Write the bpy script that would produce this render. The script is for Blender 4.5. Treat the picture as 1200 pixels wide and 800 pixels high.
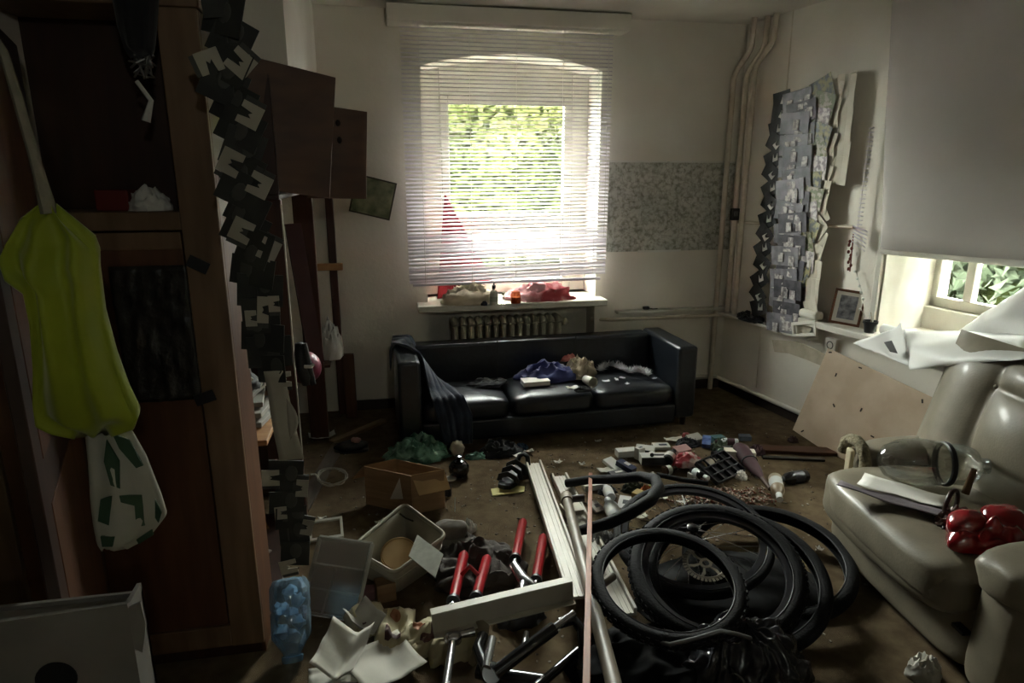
import bpy, bmesh, math, random
from math import sin, cos, pi, radians, sqrt, atan2
from mathutils import Matrix, Vector, noise
random.seed(7)
scene = bpy.context.scene
for o in list(bpy.data.objects): bpy.data.objects.remove(o)
col = scene.collection
V = Vector
# ------------------------------------------------------------------ camera
FPX, CH = 770.0, 1.62
PITCH, YAW = math.atan(195/770), radians(11)
cam_d = bpy.data.cameras.new('camera'); cam = bpy.data.objects.new('camera', cam_d); col.objects.link(cam)
cam_d.sensor_width = 36; cam_d.lens = 36*FPX/1200; cam_d.clip_start = .02; cam_d.clip_end = 200
cam.location = (0, 0, CH); cam.rotation_euler = (pi/2-PITCH, 0, -YAW)
scene.camera = cam
# ------------------------------------------------------------------ sky, exposure, daylight portals
world = bpy.data.worlds.new('overcast_sky'); scene.world = world; world.use_nodes = True
bg = world.node_tree.nodes['Background']
bg.inputs[0].default_value = (1.0, .985, .965, 1); bg.inputs[1].default_value = 24
vs = scene.view_settings
vs.view_transform = 'Standard'; vs.look = 'None'; vs.gamma = 1; vs.use_curve_mapping = False
vs.exposure = 2.6
def portal(name, loc, rot, sx, sy):
    l = bpy.data.lights.new(name, 'AREA'); l.shape = 'RECTANGLE'; l.size = sx; l.size_y = sy
    l.cycles.is_portal = True
    o = bpy.data.objects.new(name, l); col.objects.link(o); o.location = loc; o.rotation_euler = rot
# right wall frame: u runs from the corner towards the camera, n points into the room
RA = radians(9.6); R0 = V((2.55, 4.55, 0)); RU = V((sin(RA), -cos(RA), 0)); RN = V((-cos(RA), -sin(RA), 0))
portal('sky_portal', (.89, 4.93, 1.5), (-pi/2, 0, 0), 1.3, 1.9)
_pw = R0 + RU*2.1 - RN*.50
portal('sky_portal', (_pw.x, _pw.y, 1.6), (-pi/2, 0, -pi/2-RA), 1.7, 2.0)

portal('sky_portal', (.5, -1.62, 2.31), (pi/2, 0, 0), .16, .14)  # portal of the added fill window behind the camera
# ------------------------------------------------------------------ photo rays -> points of the room
_fw = V((sin(YAW)*cos(PITCH), cos(YAW)*cos(PITCH), -sin(PITCH))); _rt = V((cos(YAW), -sin(YAW), 0)); _up = _rt.cross(_fw)
CAM = V((0, 0, CH))
def ray(px, py): return _fw + _rt*((px-600)/FPX) + _up*((400-py)/FPX)
def PZ(px, py, z=0.0): d = ray(px, py); return CAM + d*((z-CH)/d.z)
def PY(px, py, y): d = ray(px, py); return CAM + d*(y/d.y)
def PX(px, py, x): d = ray(px, py); return CAM + d*(x/d.x)
def PR(px, py, off=0.0):
    d = ray(px, py); o = R0 + RN*off; p = CAM + d*((o-CAM).dot(RN)/d.dot(RN)); return ((p-R0).dot(RU), p.z)
def RW(u, z, off=0.0): q = R0 + RU*u + RN*off; return V((q.x, q.y, z))
RM = Matrix(((RU.x, RN.x, 0, R0.x), (RU.y, RN.y, 0, R0.y), (0, 0, 1, 0), (0, 0, 0, 1)))  # local (u, off, z)
def TR(p=(0, 0, 0), rz=0, rx=0, ry=0, s=1):
    return Matrix.Translation(V(p)) @ Matrix.Rotation(rz, 4, 'Z') @ Matrix.Rotation(ry, 4, 'Y') @ Matrix.Rotation(rx, 4, 'X') @ Matrix.Scale(s, 4)
def frame_to(p, q, roll=0):
    """matrix whose local x runs from p to q, z kept upward"""
    p = V(p); q = V(q); x = (q-p).normalized(); z = V((0, 0, 1))
    if abs(x.z) > .98: z = V((0, 1, 0))
    y = z.cross(x).normalized(); z = x.cross(y)
    m = Matrix((x, y, z)).transposed().to_4x4(); m.translation = p
    return m @ Matrix.Rotation(roll, 4, 'X')
# ------------------------------------------------------------------ materials
def lin(c):
    if isinstance(c, str): c = tuple(int(c[i:i+2], 16) for i in (0, 2, 4))
    return tuple(((x/255)/12.92 if x/255 <= .04045 else ((x/255+.055)/1.055)**2.4) for x in c)
MATS = {}
def mat(name, c, r=.6, m=0.0, c2=None, sc=8.0, bump=0.0, bsc=60.0, sheen=0, coat=0, transl=0, aniso=None, spec=.5, lo=.35, hi=.65, det=4):
    if name in MATS: return MATS[name]
    M = bpy.data.materials.new(name); M.use_nodes = True; nt = M.node_tree; N = nt.nodes; L = nt.links
    b = N['Principled BSDF']; out = N['Material Output']
    b.inputs['Base Color'].default_value = (*lin(c), 1); b.inputs['Roughness'].default_value = r; b.inputs['Metallic'].default_value = m
    b.inputs['Specular IOR Level'].default_value = spec
    if coat: b.inputs['Coat Weight'].default_value = coat; b.inputs['Coat Roughness'].default_value = .1
    if sheen: b.inputs['Sheen Weight'].default_value = sheen
    tc = N.new('ShaderNodeTexCoord'); src = tc.outputs['Object']
    if aniso:
        mp = N.new('ShaderNodeMapping'); mp.inputs['Scale'].default_value = aniso; L.new(src, mp.inputs[0]); src = mp.outputs[0]
    if c2 is not None:
        n = N.new('ShaderNodeTexNoise'); n.inputs['Scale'].default_value = sc; n.inputs['Detail'].default_value = det; L.new(src, n.inputs['Vector'])
        rp = N.new('ShaderNodeValToRGB'); rp.color_ramp.elements[0].position = lo; rp.color_ramp.elements[1].position = hi
        rp.color_ramp.elements[0].color = (*lin(c), 1); rp.color_ramp.elements[1].color = (*lin(c2), 1)
        L.new(n.outputs['Fac'], rp.inputs[0]); L.new(rp.outputs[0], b.inputs['Base Color'])
    if bump:
        n = N.new('ShaderNodeTexNoise'); n.inputs['Scale'].default_value = bsc; n.inputs['Detail'].default_value = 3; L.new(src, n.inputs['Vector'])
        bp = N.new('ShaderNodeBump'); bp.inputs['Strength'].default_value = bump; bp.inputs['Distance'].default_value = .01
        L.new(n.outputs['Fac'], bp.inputs['Height']); L.new(bp.outputs[0], b.inputs['Normal'])
    if transl:
        t = N.new('ShaderNodeBsdfTranslucent'); t.inputs[0].default_value = (*lin(c), 1); mx = N.new('ShaderNodeMixShader'); mx.inputs[0].default_value = transl
        L.new(b.outputs[0], mx.inputs[1]); L.new(t.outputs[0], mx.inputs[2]); L.new(mx.outputs[0], out.inputs[0])
    MATS[name] = M; return M
def clear_mat(name, tint, gloss=.12, rough=.06, haze=0.0, hazec='d8dcdc'):
    """thin transparent sheet: tinted see-through, a glossy skin and a little haze"""
    if name in MATS: return MATS[name]
    M = bpy.data.materials.new(name); M.use_nodes = True; nt = M.node_tree; N = nt.nodes; L = nt.links
    N.remove(N['Principled BSDF']); out = N['Material Output']
    t = N.new('ShaderNodeBsdfTransparent'); t.inputs[0].default_value = (*lin(tint), 1)
    g = N.new('ShaderNodeBsdfGlossy'); g.inputs[1].default_value = rough; g.inputs[0].default_value = (.9, .93, .95, 1)
    lw = N.new('ShaderNodeLayerWeight'); lw.inputs[0].default_value = .35
    mul = N.new('ShaderNodeMath'); mul.operation = 'MULTIPLY_ADD'; mul.inputs[1].default_value = .5; mul.inputs[2].default_value = gloss*.3
    L.new(lw.outputs['Fresnel'], mul.inputs[0])
    d = N.new('ShaderNodeBsdfDiffuse'); d.inputs[0].default_value = (*lin(hazec), 1)
    m0 = N.new('ShaderNodeMixShader'); m0.inputs[0].default_value = haze
    L.new(t.outputs[0], m0.inputs[1]); L.new(d.outputs[0], m0.inputs[2])
    m1 = N.new('ShaderNodeMixShader'); L.new(mul.outputs[0], m1.inputs[0]); L.new(m0.outputs[0], m1.inputs[1]); L.new(g.outputs[0], m1.inputs[2])
    L.new(m1.outputs[0], out.inputs[0]); MATS[name] = M; return M
# ------------------------------------------------------------------ mesh builder
ROOT = {}
class MB:
    def __init__(s, M=None): s.v = []; s.f = []; s.M = M or Matrix()
    def add(s, vs, fs, M=None):
        T = s.M @ M if M is not None else s.M; k = len(s.v)
        s.v += [T @ V(p) for p in vs]; s.f += [tuple(i+k for i in f) for f in fs]; return s
    def box(s, c, d, M=None):
        x, y, z = c; a, b, h = (q/2 for q in d)
        return s.add([(x+i*a, y+j*b, z+k*h) for k in (-1, 1) for j in (-1, 1) for i in (-1, 1)],
                     [(0, 2, 3, 1), (4, 5, 7, 6), (0, 1, 5, 4), (2, 6, 7, 3), (0, 4, 6, 2), (1, 3, 7, 5)], M)
    def prism(s, poly, z0, z1, M=None):
        n = len(poly)
        return s.add([(x, y, z0) for x, y in poly]+[(x, y, z1) for x, y in poly],
                     [tuple(range(n-1, -1, -1)), tuple(range(n, 2*n))]+[(i, (i+1) % n, n+(i+1) % n, n+i) for i in range(n)], M)
    def tube(s, pts, r, n=8, M=None, closed=False, flat=1.0):
        pts = [V(p) for p in pts]; k = len(pts); rr = r if isinstance(r, (list, tuple)) else [r]*k
        vs = []; fs = []; prev = None
        for i, p in enumerate(pts):
            if closed: t = pts[(i+1) % k]-pts[i-1]
            else: t = pts[min(i+1, k-1)]-pts[max(i-1, 0)]
            t.normalize()
            if prev is None: a = V((0, 0, 1)) if abs(t.z) < .9 else V((1, 0, 0))
            else: a = prev
            a = (a-t*a.dot(t)); a.normalize(); prev = a; b = t.cross(a)
            vs += [p+(a*cos(2*pi*j/n)*flat+b*sin(2*pi*j/n))*rr[i] for j in range(n)]
        for i in range(k if closed else k-1):
            q = (i+1) % k
            fs += [(i*n+j, i*n+(j+1) % n, q*n+(j+1) % n, q*n+j) for j in range(n)]
        if not closed: fs += [tuple(range(n-1, -1, -1)), tuple(range((k-1)*n, k*n))]
        return s.add(vs, fs, M)
    def lathe(s, prof, n=20, M=None, cap=True):
        vs = [(r*cos(2*pi*j/n), r*sin(2*pi*j/n), z) for r, z in prof for j in range(n)]; fs = []
        for i in range(len(prof)-1): fs += [(i*n+j, i*n+(j+1) % n, (i+1)*n+(j+1) % n, (i+1)*n+j) for j in range(n)]
        if cap: fs += [tuple(range(n-1, -1, -1)), tuple(range((len(prof)-1)*n, len(prof)*n))]
        return s.add(vs, fs, M)
    def grid(s, nu, nv, fn, M=None, cu=False):
        vs = [fn(i/(nu if cu else nu-1), j/(nv-1)) for j in range(nv) for i in range(nu)]; fs = []
        for j in range(nv-1):
            for i in range(nu if cu else nu-1): q = (i+1) % nu; fs.append((j*nu+i, j*nu+q, (j+1)*nu+q, (j+1)*nu+i))
        return s.add(vs, fs, M)
    def ball(s, c, r, nu=16, nv=10, nz=0, sc=3, seed=0, M=None, p=1.0):
        c = V(c); r = V(r) if not isinstance(r, (int, float)) else V((r, r, r))
        def sg(x): return abs(x)**p*(1 if x >= 0 else -1)
        def fn(a, b):
            th = a*2*pi; ph = -pi/2+b*pi
            d = V((sg(cos(ph))*sg(cos(th)), sg(cos(ph))*sg(sin(th)), sg(sin(ph)))); k = 1
            if nz: k += nz*noise.noise(d*sc+V((seed*7.3, seed*1.7, seed)))
            return c+V((d.x*r.x, d.y*r.y, d.z*r.z))*k
        return s.grid(nu, nv, fn, M, cu=True)
    def build(s, name, m, parent=None, smooth=None, bevel=0, solid=0, sub=0, bseg=2):
        root = ROOT.get(parent.name) if parent else None
        if root is None:
            root = s.M.copy() if s.M != Matrix() else None
            if root is None:
                n = len(s.v); c = sum(s.v, V((0, 0, 0)))/n; root = Matrix.Translation(V((c.x, c.y, min(p.z for p in s.v))))
        inv = root.inverted()
        me = bpy.data.meshes.new(name); me.from_pydata([inv @ p for p in s.v], [], s.f); me.update()
        if smooth is not None:
            for p in me.polygons: p.use_smooth = True
            if smooth < 180: me.set_sharp_from_angle(angle=radians(smooth))
        o = bpy.data.objects.new(name, me); col.objects.link(o)
        if m is not None: me.materials.append(m)
        if parent: o.parent = parent
        else: o.matrix_world = root
        ROOT[o.name] = root
        if solid: md = o.modifiers.new('solid', 'SOLIDIFY'); md.thickness = solid; md.offset = 0
        if bevel: md = o.modifiers.new('bevel', 'BEVEL'); md.width = bevel; md.segments = bseg; md.limit_method = 'ANGLE'; md.angle_limit = radians(40)
        if sub: md = o.modifiers.new('sub', 'SUBSURF'); md.levels = sub; md.render_levels = sub
        return o
def tag(o, label=None, cat=None, group=None, kind=None):
    if label: o['label'] = label
    if cat: o['category'] = cat
    if group: o['group'] = group
    if kind: o['kind'] = kind
    return o
def thing(name, label, cat, M=(0, 0, 0), group=None, kind=None):
    if not isinstance(M, Matrix): M = Matrix.Translation(V(M))
    o = bpy.data.objects.new(name, None); col.objects.link(o); o.matrix_world = M; o.empty_display_size = .1
    ROOT[o.name] = M.copy(); tag(o, label, cat, group, kind); return o
def struct(o): o['kind'] = 'structure'; return o
def share(src, parent, M):
    """copy of a piece with shared mesh, placed by a matrix relative to the parent"""
    o = src.copy(); col.objects.link(o); o.parent = parent; o.matrix_basis = M; ROOT[o.name] = ROOT[parent.name]; return o
def crumple(mb, c, rx, ry, h, seed=0, amp=.35, sc=2.5, nu=36, nv=14, M=None, rid=True, base=0.0):
    """a soft heap: dome whose skin is folded by ridged noise; sits on c.z"""
    c = V(c)
    def fn(a, b):
        th = a*2*pi; ph = b*pi/2; d = V((cos(ph)*cos(th), cos(ph)*sin(th), sin(ph)))
        q = d*sc+V((seed*3.1, seed*5.7, seed*1.3)); n = noise.noise(q)
        if rid: n = .6*(.5-abs(noise.noise(q*1.6)))+.6*n
        k = 1+amp*n
        z = max(base, d.z*h*(1+amp*1.3*noise.noise(q*1.7+V((9, 3, 1)))))
        return c+V((d.x*rx*k, d.y*ry*k, z))
    return mb.grid(nu, nv, fn, M, cu=True)
def sheet_fn(w, l, curl=.02, fold=0, seed=0, amp=.01):
    def fn(a, b):
        x = (a-.5)*w; y = (b-.5)*l
        z = curl*((2*a-1)**2*.6+(2*b-1)**2*.5)+amp*noise.noise(V((a*3+seed, b*3, seed*.7)))+fold*abs(a-.5)+amp
        return V((x, y, max(.001, z)))
    return fn
# ================================================================== the room
m_wall = mat('plaster_wall', 'eae5da', .9, c2='ddd7ca', sc=1.6, bump=.15, bsc=40)
m_ceil = mat('plaster_ceiling', 'e0dbd0', .95, c2='d2ccc0', sc=2.2, bump=.1, bsc=30)
m_carpet = mat('brown_carpet', '786850', .98, c2='5a4b39', sc=16, bump=.9, bsc=420, lo=.3, hi=.72, det=10, spec=.1)
m_white = mat('white_paint', 'dcd9d0', .55, c2='cfcabd', sc=5, bump=.05)
m_frame = mat('window_paint', 'd0cdc2', .5, c2='c2beb0', sc=6)
m_dark_base = mat('dark_skirting', '2b201a', .6)
BY = 4.55; CZ = 2.63
NX0, NX1, NZ0 = .285, 1.505, .76
def wallbox(mb, x0, x1, y0, y1, z0, z1, M=None): mb.box(((x0+x1)/2, (y0+y1)/2, (z0+z1)/2), (x1-x0, y1-y0, z1-z0), M)
# floor / ceiling
mb = MB(); mb.prism([(-2.6, -1.6), (3.9, -1.6), (3.9, 5.04), (-2.6, 5.04)], -.1, 0); struct(mb.build('floor', m_carpet))
mb = MB(); mb.prism([(-2.6, -1.6), (3.9, -1.6), (3.9, 5.1), (-2.6, 5.1)], CZ, CZ+.15); struct(mb.build('ceiling', m_ceil))
# back wall with arched window niche, recess for the radiator below
mb = MB()
wallbox(mb, -1.1, NX0, BY, 5.05, 0, CZ); wallbox(mb, NX1, 2.9, BY, 5.05, 0, CZ)
wallbox(mb, NX0, NX1, BY+.2, 5.05, 0, NZ0)
n = 12; arch = [(NX0+(NX1-NX0)*i/n, 2.30+.085*(1-(2*i/n-1)**2)) for i in range(n+1)]
poly = [(NX0, CZ)]+[(x, z) for x, z in arch]+[(NX1, CZ)]
mb.prism([(x, z) for x, z in poly], -5.05, -BY, Matrix(((1, 0, 0, 0), (0, 0, -1, 0), (0, 1, 0, 0), (0, 0, 0, 1))))
back = struct(mb.build('wall_back', m_wall))
# left wall: deep behind the open closet, bulkhead above it
mb = MB(); wallbox(mb, -1.1, -1.0, 2.1, 5.05, 0, CZ); wallbox(mb, -1.0, -.36, 3.09, BY, 2.04, CZ); wallbox(mb, -2.6, -1.0, 2.55, 2.65, 0, CZ)
wallbox(mb, -2.6, -2.5, -1.6, 2.6, 0, CZ); struct(mb.build('wall_left', m_wall))
mb = MB(); wallbox(mb, -2.6, 3.9, -1.6, -1.5, 0, 2.24); wallbox(mb, -2.6, 3.9, -1.6, -1.5, 2.38, CZ); wallbox(mb, -2.6, .42, -1.6, -1.5, 2.24, 2.38); wallbox(mb, .58, 3.9, -1.6, -1.5, 2.24, 2.38); struct(mb.build('wall_front', m_wall))  # hole left for the added fill window
# right wall with window opening
U0, U1, WZ0, WZ1 = 1.33, 2.95, .74, 2.35
mb = MB(RM)
wallbox(mb, -.3, U0, -.55, 0, 0, CZ); wallbox(mb, U1, 6.4, -.55, 0, 0, CZ); wallbox(mb, U0, U1, -.55, 0, 0, WZ0-.12); wallbox(mb, U0, U1, -.55, 0, WZ1, CZ)
wr_ = struct(mb.build('wall_right', m_wall))
_pp = [PR(x, y) for x, y in ((905, 398), (935, 400), (968, 415), (962, 428), (945, 421), (925, 414), (908, 412))]
mb = MB(RM); mb.prism([(u, z) for u, z in _pp], -.004, .0, Matrix(((1, 0, 0, 0), (0, 0, -1, 0), (0, 1, 0, 0), (0, 0, 0, 1)))); mb.build('bare_plaster', mat('bare_plaster', 'c4baa6', .95, c2='b0a690', sc=14), wr_)
# skirting
mb = MB(); mb.box((-.36+1.45, BY-.008, .035), (2.9, .016, .07)); struct(mb.build('baseboard_back', m_dark_base))
mb = MB(RM); mb.box((2.5, .008, .03), (5, .016, .06)); struct(mb.build('baseboard_right', m_dark_base))
mb = MB(); mb.tube([(.1, BY-.02, .095), (2.52, BY-.02, .095)], .012); struct(mb.build('trim_1', m_white, smooth=60))
mb = MB(RM); mb.tube([(.02, .03, .085), (2.6, .03, .085)], .016); struct(mb.build('trim_2', m_white, smooth=60))
# ---------------------------------------------------------------- back window
m_pane = clear_mat('window_glass', 'f2f6f2', .1, .02)
w1 = thing('window_1', None, None, (.895, 4.86, NZ0), kind='structure')
fy = 4.86
pA = (PY(525, 122, fy), PY(658, 250, fy)); pB = (PY(512, 303, fy), PY(658, 327, fy))
xa, xb, zt, zm = pA[0].x, pA[1].x, pA[0].z, pA[1].z; zc, zd = pB[0].z, .86
def bar(name, x0, x1, z0, z1, dy=.06, off=0): 
    mb = MB(); mb.box(((x0+x1)/2, fy+off, (z0+z1)/2), (x1-x0, dy, z1-z0)); return mb.build(name, m_frame, w1, bevel=.006)
bar('jamb', NX0, xa-.06, NZ0, 2.42, .09, .02); bar('jamb', xb+.06, NX1, NZ0, 2.42, .09, .02)
bar('head_rail', xa-.06, xb+.06, zt+.06, 2.42, .09, .02); bar('stile', xa-.06, xa, NZ0, zt+.06); bar('stile', xb, xb+.06, NZ0, zt+.06)
bar('top_rail', xa, xb, zt, zt+.06); bar('transom', xa, xb, zc, zm); bar('bottom_rail', xa, xb, NZ0, zd)
bar('glazing_bar', (xa+xb)/2-.012, (xa+xb)/2+.012, zd, zc, .03)
for a, b in ((zm, zt), (zd, zc)):
    mb = MB(); mb.box(((xa+xb)/2, fy+.005, (a+b)/2), (xb-xa, .004, b-a)); mb.build('pane', m_pane, w1)
mb = MB(); wallbox(mb, PY(490, 360, BY-.16).x, PY(713, 352, BY-.16).x, BY-.16, 4.85, NZ0-.045, NZ0); sill = mb.build('sill', m_white, w1, bevel=.008)
# pelmet box over the blind
mb = MB(); b0 = PY(453, 22, 4.36); b1 = PY(740, 38, 4.36)
wallbox(mb, b0.x, b1.x, 4.36, BY, b0.z-.005, CZ-.01); struct(mb.build('trim_3', m_wall, bevel=.006))
# unseen small high window, added behind the camera to brighten the dark left side
w3 = thing('added_fill_window', None, None, (.5, -1.55, 2.14), kind='structure')
for x0, x1, z0, z1 in ((.42, .58, 2.24, 2.245), (.42, .58, 2.375, 2.38), (.42, .425, 2.245, 2.375), (.575, .58, 2.245, 2.375)):
    mb = MB(); wallbox(mb, x0, x1, -1.57, -1.53, z0, z1); mb.build('frame_bar', m_frame, w3)
mb = MB(); wallbox(mb, .425, .575, -1.552, -1.548, 2.245, 2.375); mb.build('pane', m_pane, w3)
# ---------------------------------------------------------------- right window
w2 = thing('window_2', None, None, RM @ Matrix.Translation((2.1, 0, WZ0)), kind='structure')
def rbar(name, u0, u1, z0, z1, o0=-.42, dy=.05):
    mb = MB(RM); mb.box(((u0+u1)/2, o0, (z0+z1)/2), (u1-u0, dy, z1-z0)); return mb.build(name, m_frame, w2, bevel=.005)
g = [PR(1100, 352, -.42), PR(1145, 300, -.42)]
ug, zg = g[0][0], .93
rbar('jamb', U0-.01, ug-.06, WZ0-.1, WZ1, -.40, .09); rbar('jamb', U1-.1, U1+.01, WZ0-.1, WZ1, -.40, .09)
rbar('stile', ug-.06, ug, zg-.06, WZ1-.1); rbar('mullion', g[1][0]-.025, g[1][0]+.025, zg, WZ1-.1); rbar('mullion', g[1][0]+.75, g[1][0]+.80, zg, WZ1-.1)
rbar('bottom_rail', ug-.06, U1-.1, zg-.06, zg); rbar('lower_frame', ug-.06, U1-.1, WZ0-.1, zg-.06, -.40, .09); rbar('head_rail', ug-.06, U1-.1, WZ1-.1, WZ1, -.40, .09)
mb = MB(RM); mb.box(((ug+U1)/2, -.425, (zg+WZ1)/2), (U1-ug-.1, .004, WZ1-zg-.1)); mb.build('pane', m_pane, w2)
mb = MB(RM); mb.box((U0+.005, -.20, (WZ0+WZ1)/2), (.014, .40, WZ1-WZ0)); mb.build('reveal_lining', m_frame, w2)
mb = MB(RM); mb.box((U0-.02, .01, (WZ0+WZ1)/2), (.035, .02, WZ1-WZ0)); mb.build('architrave', m_frame, w2, bevel=.004)
mb = MB(RM); wallbox(mb, .86, U1, -.4, .12, WZ0-.04, WZ0); mb.build('sill', m_white, w2, bevel=.006)
# ---------------------------------------------------------------- outside: ground, hedges
m_ground = mat('garden_ground', '2a2e1c', 1, c2='222716', sc=2, spec=0)
mb = MB(); mb.prism([(-14, 5.06), (16, 5.06), (16, 20), (-14, 20)], -.6, -.5); mb.prism([(3.95, -10), (16, -10), (16, 5.06), (3.95, 5.06)], -.6, -.5)
tag(mb.build('garden_lawn', m_ground), 'pale green garden ground outside the windows', 'lawn', kind='stuff')
m_leaf = mat('hedge_leaf', '44472a', 1.0, c2='2d321b', sc=1.2, transl=.3, lo=.4, hi=.6, spec=0)
m_leaf2 = mat('ivy_leaf', '40463a', 1.0, c2='2a3125', sc=1.5, transl=.3, lo=.4, hi=.6, spec=0)
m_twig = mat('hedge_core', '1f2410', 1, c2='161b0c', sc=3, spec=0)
def hedge(name, label, M, w, h, seed, ml, n, depth=.5):
    root = thing(name, label, 'hedge', M); rnd = random.Random(seed)
    mb = MB(M); nu, nv = 40, 24
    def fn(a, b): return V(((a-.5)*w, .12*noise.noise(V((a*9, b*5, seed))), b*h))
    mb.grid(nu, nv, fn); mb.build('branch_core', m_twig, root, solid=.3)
    mb = MB(M)
    for i in range(n):
        p = V((rnd.uniform(-w/2, w/2), 0, rnd.uniform(.16, h))); p.y = -.2-rnd.random()*depth*.5+.25*noise.noise(p*1.3+V((seed, 0, 0)))
        s = rnd.uniform(.06, .12); T = Matrix.Translation(p) @ Matrix.Rotation(rnd.uniform(0, 6.3), 4, 'Y') @ Matrix.Rotation(rnd.uniform(-.9, .9), 4, 'X') @ Matrix.Rotation(rnd.uniform(-.9, .9), 4, 'Z')
        mb.add([(-s, 0, 0), (0, .2*s, -.55*s), (s, 0, 0), (0, .2*s, .55*s)], [(0, 1, 2, 3)], T)
    tag(mb.build('foliage', ml, root), kind='stuff'); return root
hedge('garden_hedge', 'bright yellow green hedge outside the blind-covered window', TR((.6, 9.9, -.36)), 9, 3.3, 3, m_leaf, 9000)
q = R0 + RU*.65 - RN*3.6
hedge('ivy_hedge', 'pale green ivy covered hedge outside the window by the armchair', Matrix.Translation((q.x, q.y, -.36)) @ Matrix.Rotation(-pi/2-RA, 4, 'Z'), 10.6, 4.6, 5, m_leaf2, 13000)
# ================================================================== on the walls and in the windows
m_slat = mat('blind_slat', 'd6cfd6', .5, transl=.18)
m_cord = mat('blind_cord', 'd8d2cc', .8)
m_iron = mat('radiator_paint', 'e0d8c8', .5, c2='cec6b4', sc=14, bump=.1)
m_pipe = mat('painted_pipe', 'd8cdbc', .5, c2='c8bcaa', sc=8)
m_black = mat('black_plastic', '17171a', .45)
m_paper = mat('white_paper', 'e2e0da', .85, c2='d6d3ca', sc=6)
# ---- venetian blind
vb = thing('venetian_blind', 'white venetian blind with uneven slats hanging in front of the garden window', 'blind', (.83, 4.45, 2.5))
vy = 4.45; xl, xr = PY(468, 27, vy).x, PY(719, 38, vy).x; zt_ = PY(590, 30, vy).z-.01; zb = PY(484, 334, vy).z+.01
mb = MB(); mb.box(((xl+xr)/2, vy, zt_+.012), (xr-xl, .03, .03)); mb.build('head_rail', m_slat, vb)
w = xr-xl
mb = MB(); prof = [(-.0125, -.0018), (-.004, .0008), (.004, .0008), (.0125, -.0018)]
vsl = [V((s*w/2, y, z)) for s in (-1, 1) for y, z in prof]; fsl = [(i, i+1, i+5, i+4) for i in range(3)]
me = bpy.data.meshes.new('slat'); me.from_pydata(vsl, [], fsl); me.materials.append(m_slat)
sl0 = bpy.data.objects.new('slat', me); rnd = random.Random(4)
z = zt_-.02; k = 0
while z > zb+.02:
    o = sl0 if k == 0 else sl0.copy(); col.objects.link(o); o.parent = vb
    low = max(0, (1.42-z)/.5); tilt = radians(24)+rnd.uniform(-.06, .06)*(1+2*low)
    if 1.10 < z < 1.24 or z < 1.02: tilt = radians(58)+rnd.uniform(-.15, .15)
    frac = (zt_-z)/(zt_-zb); roll = -.045*frac**2*.55+rnd.uniform(-.004, .004)*low
    c = V(((xl+xr)/2, vy, z))-V(vb.matrix_world.translation)
    o.matrix_basis = Matrix.Translation(c) @ Matrix.Rotation(roll, 4, 'Y') @ Matrix.Rotation(tilt, 4, 'X')
    z -= .0245+rnd.uniform(-.004, .004)*low*1.6; k += 1
mb = MB(); a = PY(484, 334, vy); b = PY(703, 326, vy); mb.tube([a, b], .011, 8); mb.build('bottom_rail', m_slat, vb, smooth=50)
for f in (.08, .31, .53, .755, .93):
    mb = MB(); x = xl+w*f; mb.tube([(x, vy-.014, zt_), (x, vy-.014, a.z+(b.z-a.z)*f)], .0016, 4); mb.build('ladder_cord', m_cord, vb)
mb = MB(); x = xl+w*.975; mb.tube([(x, vy-.02, zt_), (x+.01, vy-.02, 1.2)], .002, 4); mb.lathe([(.002, .02), (.009, 0), (.009, -.012)], 8, TR((x+.005, vy-.02, 1.92))); mb.build('pull_cord', m_cord, vb)
# ---- radiator
x0, x1 = PY(528, 372, 4.59).x, PY(657, 372, 4.59).x; rt_ = PY(590, 371, 4.62).z
rad = thing('cast_iron_radiator', 'old ribbed cast iron radiator under the window sill behind the sofa', 'radiator', ((x0+x1)/2, 4.59, .1))
n = 14; rs = None
for i in range(n):
    x = x0+(x1-x0)*(i+.5)/n; M = Matrix.Translation((x-(x0+x1)/2, 0, 0))
    if rs is None:
        mb = MB(); s = (x1-x0)/n
        for y in (-.06, .0, .06): mb.tube([(x, 4.59+y, .14), (x, 4.59+y, rt_-.03)], s*.30, 8)
        for zz in (.14, rt_-.035): mb.tube([(x, 4.59-.075, zz), (x, 4.59-.06, zz+.02), (x, 4.59+.06, zz+.02), (x, 4.59+.075, zz)], s*.44, 8)
        rs = mb.build('section', m_iron, rad, smooth=60); rx = x
    else: share(rs, rad, Matrix.Translation((x-rx, 0, 0)))
mb = MB(); mb.tube([(x1-.02, 4.59, rt_-.05), (x1+.06, 4.59, rt_-.05)], .012); mb.lathe([(.012, 0), (.02, .01), (.02, .04), (.012, .05)], 10, TR((x1+.03, 4.59, rt_-.07))); mb.build('valve', m_pipe, rad, smooth=40)
for xx in (x0+.1, x1-.1):
    mb = MB(); mb.box((xx, 4.59, .06), (.03, .12, .13)); mb.build('foot', m_iron, rad)
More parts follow.
